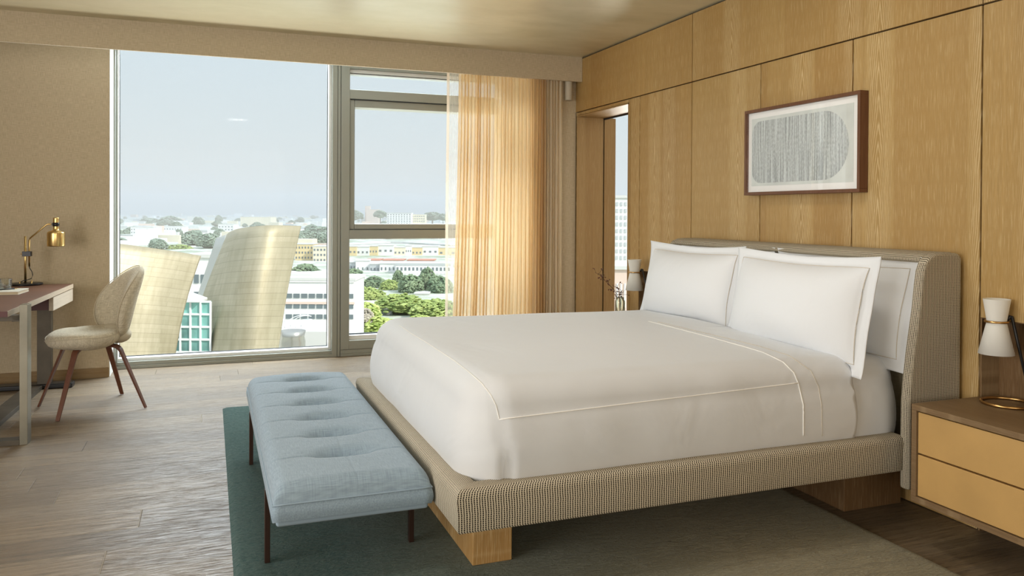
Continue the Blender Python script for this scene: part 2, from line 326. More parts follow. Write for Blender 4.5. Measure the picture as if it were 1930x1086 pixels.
# ------------------------------------------------------------------ mesh builder
class MB:
    def __init__(s): s.v = []; s.f = []; s.uv = {}
    def add(s, vs, fs, uvs=None):
        k = len(s.v); s.v += [tuple(p) for p in vs]
        for i, f in enumerate(fs):
            s.f.append([a+k for a in f])
            if uvs: s.uv[len(s.f)-1] = uvs[i]
    def box(s, x0, x1, y0, y1, z0, z1, mtx=None):
        vs = [Vector((x, y, z)) for x in (x0, x1) for y in (y0, y1) for z in (z0, z1)]
        if mtx: vs = [mtx @ v for v in vs]
        s.add(vs, [(0, 1, 3, 2), (4, 6, 7, 5), (0, 4, 5, 1), (2, 3, 7, 6), (0, 2, 6, 4), (1, 5, 7, 3)]); return s
    def rings(s, rings, closed=True, caps=True, loop=False):
        k = len(rings[0]); base = len(s.v); vs = [p for r in rings for p in r]; fs = []
        nr = len(rings)
        for i in range(nr if loop else nr-1):
            for j in range(k if closed else k-1):
                a = i*k+j; b_ = i*k+(j+1) % k; c = ((i+1) % nr)*k+(j+1) % k; d = ((i+1) % nr)*k+j
                fs.append((a, b_, c, d))
        if caps and closed and not loop:
            fs.append(tuple(range(k-1, -1, -1))); fs.append(tuple((nr-1)*k+j for j in range(k)))
        s.add(vs, fs); return s
    def sweep(s, path, prof, upv=(0, 0, 1), caps=True, loop=False, scale=None):
        """prof: list of (a,b); a along side vector, b along up"""
        path = [Vector(p) for p in path]; n = len(path); rs = []
        for i, p in enumerate(path):
            if loop: t = (path[(i+1) % n]-path[i-1])
            else: t = path[min(i+1, n-1)]-path[max(i-1, 0)]
            t.normalize(); u = Vector(upv)
            if abs(t.dot(u)) > .98: u = Vector((1, 0, 0)) if abs(t.x) < .9 else Vector((0, 1, 0))
            sd = t.cross(u).normalized(); uu = sd.cross(t)
            k = 1 if scale is None else scale(i/(n-1))
            rs.append([p+sd*a*k+uu*b_*k for a, b_ in prof])
        return s.rings(rs, True, caps, loop)
    def tube(s, path, r, n=10, loop=False, scale=None):
        return s.sweep(path, [(r*cos(2*pi*i/n), r*sin(2*pi*i/n)) for i in range(n)], loop=loop, scale=scale)
    def lathe(s, c, prof, n=32, caps=False):
        c = Vector(c)
        return s.rings([[c+Vector((r*cos(2*pi*j/n), r*sin(2*pi*j/n), z)) for j in range(n)] for r, z in prof], True, caps)
    def grid(s, fn, nu, nv, closed_u=False, uvf=None):
        vs = []; fs = []; uvs = [] if uvf else None
        cu = nu if closed_u else nu+1
        for j in range(nv+1):
            for i in range(cu): vs.append(fn(i/nu, j/nv))
        for j in range(nv):
            for i in range(nu):
                i2 = (i+1) % cu if closed_u else i+1
                fs.append((j*cu+i, j*cu+i2, (j+1)*cu+i2, (j+1)*cu+i))
                if uvf: uvs.append([uvf(i/nu, j/nv), uvf((i+1)/nu, j/nv), uvf((i+1)/nu, (j+1)/nv), uvf(i/nu, (j+1)/nv)])
        s.add(vs, fs, uvs); return s
    def ico(s, c, r, sub=1, sq=(1, 1, 1), jit=0):
        bm = bmesh.new(); bmesh.ops.create_icosphere(bm, subdivisions=sub, radius=1)
        c = Vector(c); s.add([c+Vector((v.co.x*sq[0], v.co.y*sq[1], v.co.z*sq[2]))*r*(1+random.uniform(-jit, jit)) for v in bm.verts], [[v.index for v in f.verts] for f in bm.faces]); bm.free(); return s
    def build(s, name, m, parent=None, bevel=0, seg=2, smooth=False, sub=0, solid=0, boxuv=False, loc=None, weld=False):
        me = bpy.data.meshes.new(name); me.from_pydata(s.v, [], s.f); me.update()
        if weld or not s.uv:
            bm = bmesh.new(); bm.from_mesh(me)
            if weld: bmesh.ops.remove_doubles(bm, verts=bm.verts, dist=1e-5)
            bmesh.ops.recalc_face_normals(bm, faces=bm.faces); bm.to_mesh(me); bm.free()
        if s.uv or boxuv:
            ul = me.uv_layers.new(name='UVMap').data
            for p in me.polygons:
                if not boxuv and p.index in s.uv:
                    for li, q in zip(p.loop_indices, s.uv[p.index]): ul[li].uv = q
                else:
                    nn = [abs(x) for x in p.normal]; k = nn.index(max(nn))
                    for li in p.loop_indices:
                        q = me.vertices[me.loops[li].vertex_index].co
                        ul[li].uv = (q.y, q.z) if k == 0 else (q.x, q.z) if k == 1 else (q.x, q.y)
        o = bpy.data.objects.new(name, me); C.objects.link(o)
        if m: me.materials.append(m)
        if smooth or bevel:
            for p in me.polygons: p.use_smooth = True
        if solid:
            md = o.modifiers.new('solid', 'SOLIDIFY'); md.thickness = solid; md.offset = 0
        if bevel:
            md = o.modifiers.new('bevel', 'BEVEL'); md.width = bevel; md.segments = seg; md.limit_method = 'ANGLE'; md.angle_limit = R(40); md.harden_normals = True
        if sub:
            md = o.modifiers.new('sub', 'SUBSURF'); md.levels = sub; md.render_levels = sub
        if loc is not None: o.location = loc
        if parent: o.parent = parent
        return o
def tag(o, label=None, cat=None, group=None, kind=None):
    if label: o['label'] = label
    if cat: o['category'] = cat
    if group: o['group'] = group
    if kind: o['kind'] = kind
    return o
def struct(o, label=None):
    o['kind'] = 'structure'
    if label: o['label'] = label
    return o
def thing(name, label, cat, loc=(0, 0, 0), rz=0, group=None):
    o = bpy.data.objects.new(name, None); C.objects.link(o); o.empty_display_size = .1
    o.location = loc; o.rotation_euler = (0, 0, rz); return tag(o, label, cat, group)
def B(x0, x1, y0, y1, z0, z1, mtx=None): return MB().box(x0, x1, y0, y1, z0, z1, mtx)
def copy_tree(o, parent=None):
    c = o.copy(); C.objects.link(c)
    if parent: c.parent = parent
    for ch in list(o.children): copy_tree(ch, c)
    return c

# ================================================================== SETTING
H = 2.539; S = 2.096; YL = .798
struct(B(-6.6, 2.8, -9, 1.32, -.15, 0).build('floor', FLOOR), 'wide oak plank floor with pale window glare')
struct(B(-6.6, .2, -9, .062, H, 2.95).build('ceiling', CEIL), 'burnished beige plaster ceiling')
struct(B(-6.6, 2.8, .062, 1.40, 2.78, 2.95).build('ceiling_window_pocket', WHITE))
struct(B(.2, 2.8, -3, .062, 2.6, 2.95).build('ceiling_side_room', WHITE))
wl = struct(B(-6.6, -3.577, YL, 1.32, -.15, 2.78).build('wall_front', WALLFAB), 'linen covered wall left of the big window')
struct(B(-6.62, -6.5, -9, .8, 0, 2.6).build('wall_left', WALLFAB))
struct(B(-6.6, .3, -9.1, -9, 0, 2.6).build('wall_back', WALLFAB))
struct(B(-3.577-3.1, -3.577, YL-.016, YL, 0, .072).build('baseboard_front', BASEOAK), 'low oak baseboard under the linen wall')
# wood-panelled right wall: backing with the opening and the niches cut out
OP0, OP1 = .144, -.738      # opening
NL0, NL1 = -.89, -1.60      # far niche
NR0, NR1 = -3.597, -4.25    # near niche
NZ = .848
bk = MB()
bk.box(.02, .25, OP0, 1.32, 0, 2.95)
bk.box(.02, .25, OP1, OP0, 2.066, 2.95)
bk.box(.02, .25, NL0, OP1, 0, 2.95)
bk.box(.02, .25, NL1, NL0, NZ, 2.95); bk.box(.11, .25, NL1, NL0, 0, NZ)
bk.box(.02, .25, NR0, NL1, 0, 2.95)
bk.box(.02, .25, NR1, NR0, NZ, 2.95); bk.box(.11, .25, NR1, NR0, 0, NZ)
bk.box(.02, .25, -9, NR1, 0, 2.95)
wr = struct(bk.build('wall_right', DARK), 'limed oak panelled wall behind the bed')
g = .0035
def panel(y0, y1, z0, z1, m=WALLOAK, x0=0, x1=.02, nm='panel'):
    o = B(x0, x1, min(y0, y1)+g, max(y0, y1)-g, z0+g, z1-g).build(nm, m, wr, bevel=.0015, seg=1); return o
s1, s2, s3, s4 = -1.555, -2.233, -2.914, -3.597
ys = [.172, s1, s4, -5.9, -9]
for a, b_ in zip(ys, ys[1:]): panel(a, b_, S, H-.006)
panel(.172, OP0, 0, S)
panel(OP0, OP1, 2.066, S, nm='lintel_strip')
panel(OP1, -.762, 0, S, nm='jamb_strip')
panel(-.762, NL0-.008, 0, S)
panel(NL0-.008, s1, NZ, S); panel(NL1, s2, 0, NZ)
panel(s1, s2, NZ, S); panel(s2, s3, 0, S); panel(s3, s4, 0, S)
panel(s4, -5.0, NZ, S); panel(-5.0, -9, 0, S); panel(NR1, -5.0, 0, NZ)
# niche linings
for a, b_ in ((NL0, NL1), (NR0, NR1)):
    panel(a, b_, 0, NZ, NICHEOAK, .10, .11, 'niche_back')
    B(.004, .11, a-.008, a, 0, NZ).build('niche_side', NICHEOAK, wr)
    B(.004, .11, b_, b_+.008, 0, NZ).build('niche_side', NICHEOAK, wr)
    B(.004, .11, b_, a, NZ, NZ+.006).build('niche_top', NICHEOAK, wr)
B(-.0005, .001, .160, .166, 0, S).build('shadow_gap', DARK, wr)
# lining of the passage through the wall and the pocket door edge beyond it
REV = oak('reveal_oak', (.43, .265, .105), (.33, .195, .075), (.62, .46, .25), axis='Z', across='X', amt=.45)
B(.0, .245, OP0-.004, OP0+.012, 0, 2.066).build('reveal_panel', REV, wr)
B(.258, .362, OP0-.004, OP0+.03, 0, 2.06).build('door_edge', REV, wr)
B(.0, .25, OP1+.0, OP1+.012, 0, 2.066).build('reveal_panel', REV, wr)
B(.0, .25, OP1, OP0, 2.058, 2.067).build('soffit_panel', REV, wr)
B(.25, .262, OP1, OP0, 2.045, 2.058).build('door_track', DARK, wr)
# side room beyond the passage
struct(B(2.7, 2.8, -3, 1.32, 0, 2.95).build('wall_side_room', WHITE))
struct(B(.25, 2.8, -3.0, -2.9, 0, 2.95).build('wall_side_room_back', WHITE))
sw = struct(B(.05, .83, 1.07, 1.32, 0, 2.95).build('wall_window_pier', WALLFAB))
# side window of that room
w3 = bpy.data.objects.new('window_3', None); C.objects.link(w3); struct(w3)
f = MB(); f.box(.82, 2.7, 1.1, 1.25, 0, .08); f.box(.82, 2.7, 1.1, 1.25, 2.5, 2.95); f.box(1.9, 1.96, 1.1, 1.25, .08, 2.5)
f.build('window_frame', FRAMEW, w3, bevel=.004); B(.83, 2.7, 1.19, 1.196, .08, 2.5).build('pane', GLASS, w3)

# ---- return wall of linen right of the window, pelmet
struct(B(-.40, 0.02, .172, 1.07, 0, 2.95).build('wall_window_return', WALLFAB), 'linen covered wall return behind the curtains')
pel = B(-6.6, -.002, .045, .064, 2.338, H).build('trim_1', WALLFAB); struct(pel, 'linen covered pelmet board across the ceiling')
B(-6.6, -.002, .064, .069, 2.338, 2.78).build('pelmet_back', WHITE, pel)

# ---- window 1 (big fixed pane) and window 2 (three panes) in one frame system
GY = 1.194
w1 = bpy.data.objects.new('window_1', None); C.objects.link(w1); struct(w1, 'tall fixed window left of the mullion')
fr = MB()
fr.box(-3.600, -3.560, 1.03, 1.25, 0, 2.78)           # left jamb
fr.box(-3.560, -3.552, 1.075, 1.25, 0, 2.78)
fr.box(-3.56, -1.88, 1.07, 1.25, 0, .026); fr.box(-3.552, -1.88, 1.078, 1.25, .026, .056)
fr.box(-3.552, -1.906, 1.10, 1.25, 2.60, 2.78)
fr.box(-1.882, -1.838, 1.07, 1.25, 0, 2.78)
fr.box(-1.835, -1.811, 1.074, 1.25, 0, 2.78)
fr.build('window_frame', FRAME, w1, bevel=.003)
st = MB(); st.box(-3.552, -3.546, 1.10, 1.2, .056, 2.6); st.box(-1.906, -1.882, 1.12, 1.2, .056, 2.6)
st.box(-3.546, -1.906, 1.11, 1.2, .056, .080); st.box(-3.552, -1.906, 1.09, 1.2, 2.553, 2.60)
st.build('glazing_stop', FRAMEW, w1, bevel=.002)
B(-3.577, -3.5768+.004, YL, 1.04, 0, 2.78).build('reveal_cladding', FRAMEW, w1)
gk = MB(); gk.box(-3.546, -3.541, 1.185, 1.2, .08, 2.553); gk.box(-1.911, -1.906, 1.185, 1.2, .08, 2.553); gk.box(-3.546, -1.906, 1.185, 1.2, .08, .085)
gk.build('gasket', GASKET, w1)
B(-3.546, -1.906, GY, GY+.006, .08, 2.6).build('pane', GLASS, w1)

w2 = bpy.data.objects.new('window_2', None); C.objects.link(w2); struct(w2, 'divided window behind the curtain with an opening sash')
X2 = -1.733; XR = .10
fr = MB()
fr.box(-1.808, X2, 1.07, 1.25, 0.058, 2.78)
fr.box(-1.808, XR, 1.066, 1.25, 0, .022); fr.box(-1.808, XR, 1.074, 1.25, .022, .056)
fr.box(X2, XR, 1.07, 1.25, .058, .135)
fr.box(X2, XR, 1.07, 1.25, 1.018, 1.098)
fr.box(X2, XR, 1.07, 1.25, 2.238, 2.318)
fr.box(X2, XR, 1.08, 1.25, 2.50, 2.78)
fr.box(XR-.1, XR, 1.07, 1.25, 0, 2.78)
fr.build('window_frame', FRAME, w2, bevel=.003)
sa = MB()
sa.box(X2+.003, X2+.045, 1.095, 1.24, 1.102, 2.234); sa.box(XR-.145, XR-.103, 1.095, 1.24, 1.102, 2.234)
sa.box(X2+.045, XR-.145, 1.095, 1.24, 1.102, 1.150); sa.box(X2+.045, XR-.145, 1.095, 1.24, 2.168, 2.234)
sa.build('sash', FRAME, w2, bevel=.006)
st = MB(); st.box(X2, XR-.1, 1.11, 1.2, .135, .172); st.box(X2, XR-.1, 1.11, 1.2, 2.455, 2.50)
st.build('glazing_stop', FRAMEW, w2, bevel=.002)
gk = MB(); gk.box(X2, X2+.006, 1.17, 1.2, .172, 1.018); gk.box(X2, XR-.1, 1.17, 1.2, .172, .18); gk.box(X2, XR-.1, 1.105, 1.2, 2.462, 2.467)
gk.box(X2+.044, X2+.050, 1.12, 1.2, 1.15, 2.168); gk.box(X2, XR-.1, 1.072, 1.09, 1.098, 1.1025); gk.box(X2, XR-.1, 1.072, 1.09, 2.2335, 2.2385)
gk.build('gasket', GASKET, w2)
B(X2, XR-.1, GY, GY+.006, .17, 1.02).build('pane', GLASS, w2)
B(X2+.04, XR-.14, GY, GY+.006, 1.148, 2.17).build('pane', GLASS, w2)
B(X2, XR-.1, GY, GY+.006, 2.31, 2.5).build('pane', GLASS, w2)
struct(B(-6.6, 2.8, 1.25, 1.4, 2.7, 3.3).build('wall_lintel', WHITE))

# ================================================================== CURTAINS
def curtain(x0, x1, y, folds, amp, z0, z1, seed, nx=260, nz=14, flare=.0, hemskew=0):
    rnd = random.Random(seed); ph = [0]
    for i in range(60): ph.append(ph[-1]+rnd.uniform(.6, 1.5))
    amps = [rnd.uniform(.55, 1.15) for _ in range(200)]
    tot = ph[folds]
    def fn(u, v):
        z = z1+(z0-z1)*v
        t = u*tot; i = 0
        while ph[i+1] < t and i < folds-1: i += 1
        fr_ = (t-ph[i])/(ph[i+1]-ph[i])
        a = amp*(amps[i]*(1-fr_)+amps[i+1]*fr_)*(.75+.35*v)
        yy = y+a*sin((i+fr_)*2*pi+.25*sin(5*v+i))
        xx = x0+(x1-x0)*u + .35*a*sin((i+fr_)*4*pi+1.0) + flare*v*v*(u-.5) + .012*noise.noise((u*7, v*1.7, seed))*v + hemskew*v*v*(1-u)
        return (xx, yy, z)
    return MB().grid(fn, nx, nz, uvf=lambda u, v: (u*folds*.12, v*2.4))
cu = thing('sheer_curtain', 'translucent golden sheer curtain gathered in vertical folds before the window', 'curtain', (0, 0, 0))
o = curtain(-1.035, -.30, .118, 26, .026, .02, 2.60, 3, nx=420, hemskew=-.055).build('gathered_fabric', SHEER, cu, smooth=True); o.location = (0, 0, 0)
curtain(-1.128, -1.02, .112, 2, .004, .02, 2.60, 5, nx=30, hemskew=-.02).build('leading_panel', SHEERT, cu, smooth=True)
MB().grid(lambda u, v: (-1.142+.022*u-.008*v*v+.002*sin(v*9), .108, 2.60-2.58*v), 3, 14, uvf=lambda u, v: (u*.1, v*2.4)).build('hem_band', BAND, cu, smooth=True)
lc = curtain(-.345, -.145, .125, 7, .022, .02, 2.60, 9, nx=120).build('linen_curtain', DRAPE, smooth=True)
tag(lc, 'narrow stack of beige linen curtain right of the golden sheer', 'curtain')
mo = thing('curtain_motor', 'small pale cylinder motor of the curtain track under the pelmet', 'curtain motor', (-.088, .12, 2.189))
MB().lathe((0, 0, 0), [(.0, 0), (.028, 0), (.031, .004), (.031, .41), (.0, .41)], 24).build('motor_body', plain('motor_casing', (.50, .44, .34), .6), mo, smooth=False, bevel=.001)
B(-.02, .02, -.02, .02, .41, .58).build('bracket', FRAMEW, mo)

# ================================================================== RUG
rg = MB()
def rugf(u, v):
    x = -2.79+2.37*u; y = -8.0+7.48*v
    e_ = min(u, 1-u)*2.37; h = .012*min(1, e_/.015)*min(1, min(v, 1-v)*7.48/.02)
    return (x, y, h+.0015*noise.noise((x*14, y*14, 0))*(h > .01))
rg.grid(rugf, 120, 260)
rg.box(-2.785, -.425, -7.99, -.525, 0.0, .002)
tag(rg.build('area_rug', RUG, smooth=True), 'low pile rug, cool to warm light painted teal to taupe, under the bed and bench', 'rug')

# ================================================================== BED
bed = thing('bed', 'upholstered platform bed with black and cream woven frame and winged headboard', 'bed', (-1.1, -2.5, 0))
def bp(o):  # parent in place to the bed
    o.parent = bed; o.matrix_parent_inverse = Matrix.Translation((1.1, 2.5, 0)); return o
YN, YF, XF = -3.5, -1.655, -2.135
def rail(x0, x1, y0, y1, z0, z1): return B(x0, x1, y0, y1, z0, z1)
def rail_mesh(a, b_, out, ma=1, mb_=1, t=.085, z0=.238, z1=.378):
    """rail with rounded top and slightly inward leaning outer face; UV in metres along its length"""
    a = Vector(a); b_ = Vector(b_); out = Vector(out); ln = (b_-a).length
    prof = [(-.006, z0), (-.001, z0+.006), (0, z0+.06), (.006, z1-.028), (.001, z1-.008), (-.012, z1), (-t+.012, z1), (-t+.001, z1-.008), (-t, z1-.03), (-t, z0)]
    acc = [0]
    for p, q in zip(prof, prof[1:]+prof[:1]): acc.append(acc[-1]+math.dist(p, q))
    d_ = (b_-a).normalized()
    def fn(u, v):
        i = min(int(round(v*len(prof))), len(prof)); o_, z = prof[i % len(prof)]
        p = a+(b_-a)*u
        if (ma and u < .5): p = a+d_*(-o_)
        if (mb_ and u > .5): p = b_+d_*o_
        return (p.x+out.x*o_, p.y+out.y*o_, z)
    return MB().grid(fn, 1, len(prof), uvf=lambda u, v: (u*ln, acc[int(round(v*len(prof)))])) 
r1 = rail_mesh((XF, YN, 0), (-.285, YN, 0), (0, -1, 0), 1, 0); bp(r1.build('side_rail', WEAVE, None, smooth=False, weld=False))
r2 = rail_mesh((-.285, YF, 0), (XF, YF, 0), (0, 1, 0), 0, 1); bp(r2.build('side_rail', WEAVE, None))
r3 = rail_mesh((XF, YF, 0), (XF, YN, 0), (-1, 0, 0)); bp(r3.build('foot_rail', WEAVE, None))
for o in bed.children:
    for p in o.data.polygons: p.use_smooth = True
bp(B(XF+.05, -.1, YN+.05, YF-.05, .245, .285).build('slat_base', NICHEOAK))
bp(B(-2.001, -1.853, -3.24, -1.91, .012, .245).build('leg', LEGOAK, bevel=.003))
bp(B(-.36, -.045, -3.262, -1.89, 0, .245).build('leg', NICHEOAK, bevel=.003))
# headboard wings + top
def wing_profile():
    pts = [(-.012, .168), (-.012, 1.085), (-.03, 1.104)]
    pts += [(-.10, 1.106), (-.150, 1.103), (-.185, 1.090), (-.208, 1.068), (-.222, 1.035), (-.231, .98), (-.241, .89), (-.256, .80), (-.269, .724), (-.283, .62), (-.292, .52), (-.293, .40), (-.292, .168)]
    return pts
hb = MB()
P_ = wing_profile()
for ya, yb in ((-3.527, -3.482), (-1.672, -1.627)):
    hb = MB(); hb.rings([[Vector((x, ya, z)) for x, z in P_], [Vector((x, yb, z)) for x, z in P_]])
    bp(hb.build('headboard_wing', WEAVEH, None, bevel=.016, seg=4, boxuv=True))
tp = MB(); q = [(-.012, 1.062), (-.012, 1.09), (-.03, 1.106), (-.10, 1.107), (-.150, 1.103), (-.183, 1.094), (-.196, 1.084), (-.200, 1.074), (-.192, 1.066), (-.17, 1.062)]
tp.rings([[Vector((x, -3.49, z)) for x, z in q], [Vector((x, -1.66, z)) for x, z in q]])
bp(tp.build('headboard_top', WEAVEH, None, bevel=.004, seg=2, boxuv=True))
bp(B(-.10, -.006, -3.484, -1.668, .17, 1.070).build('headboard_shell', WEAVEH, None, boxuv=True))
def padf(u, v):
    y = -3.478+(3.478-1.675)*u; z = .30+.770*v
    k = min(1, .6+min(u, 1-u)*1.803/.06)**.5*min(1, max(1-v, 0)*.770/.05)**.5
    return (-.10-.065*k, y, z)
bp(MB().grid(padf, 120, 40).build('headboard_pad', HBFAB, None, smooth=True))

# mattress / duvet from one rounded shell function
MX0, MX1, MY0, MY1 = -2.06, -.175, -3.42, -1.725
def bedshell(off=0., z0=.29, seed=0):
    mb = MB(); rc = .15
    def peri(t, ins):
        x0, x1, y0, y1 = MX0-off+ins, MX1+off-ins*.3, MY0-off+ins, MY1+off-ins
        r = max(.02, rc-ins*.8); Lx = (x1-x0)-2*r; Ly = (y1-y0)-2*r; A = pi*r/2
        tot = 2*Lx+2*Ly+4*A; s_ = t*tot
        segs = [(Lx, (x0+r, y0), (1, 0)), (A, (x1-r, y0+r), -90), (Ly, (x1, y0+r), (0, 1)), (A, (x1-r, y1-r), 0), (Lx, (x1-r, y1), (-1, 0)), (A, (x0+r, y1-r), 90), (Ly, (x0, y1-r), (0, -1)), (A, (x0+r, y0+r), 180)]
        for ln, o_, d in segs:
            if s_ <= ln+1e-9:
                if isinstance(d, tuple): return o_[0]+d[0]*s_, o_[1]+d[1]*s_
                an = R(d)+s_/r; return o_[0]+r*cos(an), o_[1]+r*sin(an)
            s_ -= ln
        return x0+r, y0
    rows = []
    for k in range(13): rows.append((max(MY1-MY0, 0)*0.5*(1-k/12.)**1.0, 'top'))
    prof = []
    zt = .683+off; rr = .105
    for k in range(12): ins = .86*(1-k/12.)+rr*(k/12.) ; prof.append((ins, zt+.012*min(1, (ins-rr)/.5)))
    for k in range(9):
        a = k/8*pi/2; prof.append((rr*(1-sin(a)), zt-rr*(1-cos(a))))
    zb = zt-rr
    for k in range(1, 12):
        v = k/11; prof.append((-.030*sin(pi*min(1, v*1.0))**.8+.035*v**5, zb+(z0-zb)*v))
    n = 300; rs = []
    for ins, z in prof:
        ring = []
        for j in range(n):
            x, y = peri(j/n, ins)
            dz = .010*(-(x+1.1)/.9) + .006*noise.noise((x*1.6, y*1.6, seed)) if ins > .02 else 0.010*(-(x+1.1)/.9)*max(0, (z-z0)/(zt-z0))
            if ins < rr*.6:   # soft waves in the hanging side
                nn = .008*noise.noise((x*2.3, y*2.3, z*1.2+seed))+.003*noise.noise((x*7, y*7, z*2))
                cx_, cy_ = x-(-1.1), y-(-2.57); ll = sqrt(cx_*cx_+cy_*cy_); x += cx_/ll*nn; y += cy_/ll*nn
                # pleat of the tucked corner nearest the camera
                d1 = abs((x-MX0-.075)-.16*(zt-z)**1.3)
                if y < MY0+.1 and off > 0: y += .020*math.exp(-(d1/.011)**2)*min(1, max(0, (zt-z-.05)/.2))
            ring.append(Vector((x, y, z+dz)))
        rs.append(ring)
    mb.rings(rs, True, True)
    return mb
mt = bedshell(0, .286).build('mattress', SHEET, None, smooth=True)
tag(mt, 'thick white mattress with fitted sheet inside the woven bed frame', 'mattress')
dv = bedshell(.014, .30, 2).build('duvet', SHEET, None, smooth=True)
tag(dv, 'smooth white duvet with thin stitched border tucked over the mattress', 'duvet')
bm = bmesh.new(); bm.from_mesh(dv.data)
bmesh.ops.bisect_plane(bm, geom=bm.verts[:]+bm.edges[:]+bm.faces[:], plane_co=(-.50, 0, 0), plane_no=(1, 0, -.03), clear_outer=True)
bmesh.ops.bisect_plane(bm, geom=bm.verts[:]+bm.edges[:]+bm.faces[:], plane_co=(0, 0, .302), plane_no=(0, 0, -1), clear_outer=True)
bm.to_mesh(dv.data); bm.free()
md = dv.modifiers.new('solid', 'SOLIDIFY'); md.thickness = .008; md.offset = -1
# cords laid on the duvet: project points down / sideways onto the shell with a ray cast
bpy.context.view_layer.update()
dg = bpy.context.evaluated_depsgraph_get()
from mathutils.bvhtree import BVHTree
_bv = BVHTree.FromObject(dv, dg)
def surf(x, y, s_=None):
    """s_: None = top; else run down the near (-y) side, z value given"""
    if s_ is None: h = _bv.ray_cast(Vector((x, y, 2)), Vector((0, 0, -1)))
    else: h = _bv.ray_cast(Vector((x, -5, s_)), Vector((0, 1, 0)))
    return h[0]+h[1]*.0008 if h[0] else None
def cord(pts, r, m, nm, par):
    pts = [p for p in pts if p is not None]
    o = MB().tube(pts, r, 6).build(nm, m, par, smooth=True); return o
def trace(pts, n=14):
    """follow the sewn line as seen on the cover, landing every point on its surface"""
    out = []
    for (a, b), (c, d) in zip(pts, pts[1:]):
        for k in range(n):
            h = _bv.ray_cast(CAM, ray(a+(c-a)*k/n, b+(d-b)*k/n).normalized())
            if h[0]: out.append(h[0]+h[1]*.0008)
    h = _bv.ray_cast(CAM, ray(*pts[-1]).normalized())
    if h[0]: out.append(h[0]+h[1]*.0008)
    return out
cord(trace([(1504, 722), (941, 791)], 60), .0022, THREAD, 'stitched_border', dv)
cord(trace([(941, 791), (935, 765), (925, 745), (908, 723), (882, 700), (853, 678), (825, 660), (799, 643), (775, 629), (753, 614)]), .0017, THREAD, 'stitched_border', dv)
cord(trace([(1514, 822), (1514, 764), (1504, 722), (1496, 703), (1476, 683), (1439, 665), (1399, 653), (1342, 637), (1281, 621), (1222, 606)]), .0024, THREAD, 'band_stitching', dv)
cord(trace([(1549, 822), (1548, 764), (1542, 728), (1528, 699), (1488, 671), (1431, 653), (1370, 638), (1310, 624), (1240, 607)]), .0014, GREYTHREAD, 'band_stitching', dv)

# ---- pillows
def pillow(name, label, yc, wid, hgt, xb, zb, lean, thick, seed, rot=0, tilt=0):
    fl = .048
    def fn(side):
        def f(u, v):
            a = 2*u-1; b_ = 2*v-1
            # concave outline between the corners
            ex = wid/2*(1-.035*(1-b_*b_)) ; ez = hgt/2*(1-(.13 if b_ > 0 else .03)*(1-abs(a)**1.6))
            px_ = a*ex; pz = b_*ez
            di = min((1-abs(a))*wid/2, (1-abs(b_))*hgt/2)
            t = max(0, di-fl)
            ia = abs(a)*(1+2*fl/wid); ib = abs(b_)*(1+2*fl/hgt)
            k = max(0, (1-min(1, ia)**2.6))*max(0, (1-min(1, ib)**2.2))
            th = thick*k**.55+.002
            th += .006*noise.noise((a*2+seed, b_*2, side))*min(1, k*4)
            wv = .008*noise.noise((a*1.5+seed, b_*1.5, 3.3))
            sag = -.012*a*a*(b_ > 0)*b_
            cn = (abs(a)**6)*(abs(b_)**6)
            return Vector((-side*th + wv - .014*cn, px_, pz+sag))
        return f
    Mx = Matrix.Translation((xb, yc, zb)) @ Matrix.Rotation(rot, 4, 'Z') @ Matrix.Rotation(lean, 4, 'Y') @ Matrix.Rotation(tilt, 4, 'X') @ Matrix.Translation((0, 0, hgt/2))
    n1, n2 = 64, 40
    mb = MB(); f1 = fn(1); f2 = fn(-1)
    mb.grid(lambda u, v: Mx @ f1(u, v), n1, n2); mb.grid(lambda u, v: Mx @ f2(u, v), n1, n2)
    # bridge the rim
    o = mb.build(name, PILLOW, None, smooth=True, weld=False)
    bm = bmesh.new(); bm.from_mesh(o.data); bmesh.ops.remove_doubles(bm, verts=bm.verts, dist=.0005)
    bd = [e_ for e_ in bm.edges if e_.is_boundary]
    bmesh.ops.bridge_loops(bm, edges=bd); bmesh.ops.recalc_face_normals(bm, faces=bm.faces); bm.to_mesh(o.data); bm.free()
    for p in o.data.polygons: p.use_smooth = True
    tag(o, label, 'pillow')
    # hem stitching ring at the flange
    ring = []
    ua = fl/wid*1.02; va = fl/hgt*1.02
    for k in range(48): ring.append(Mx @ (f1(ua+(1-2*ua)*k/48, va)))
    for k in range(30): ring.append(Mx @ (f1(1-ua, va+(1-2*va)*k/30)))
    for k in range(48): ring.append(Mx @ (f1(1-ua-(1-2*ua)*k/48, 1-va)))
    for k in range(30): ring.append(Mx @ (f1(ua, 1-va-(1-2*va)*k/30)))
    MB().tube(ring, .0017, 5, loop=True).build('hem_stitching', GREYTHREAD, o, smooth=True)
    return o
pillow('pillow', 'front white flanged pillow on the window side of the bed', -2.135, .86, .485, -.44, .628, R(12), .120, 1, rot=R(3))
pillow('pillow', 'large front white flanged pillow nearest the camera', -3.020, .93, .500, -.475, .612, R(12), .120, 5, rot=R(-1))
pillow('pillow', 'white pillow tucked behind the window-side front pillow', -2.175, .86, .485, -.262, .62, R(10), .065, 9)
pillow('pillow', 'white pillow standing behind the nearest front pillow beside the headboard wing', -3.060, .86, .485, -.262, .62, R(10), .065, 13)

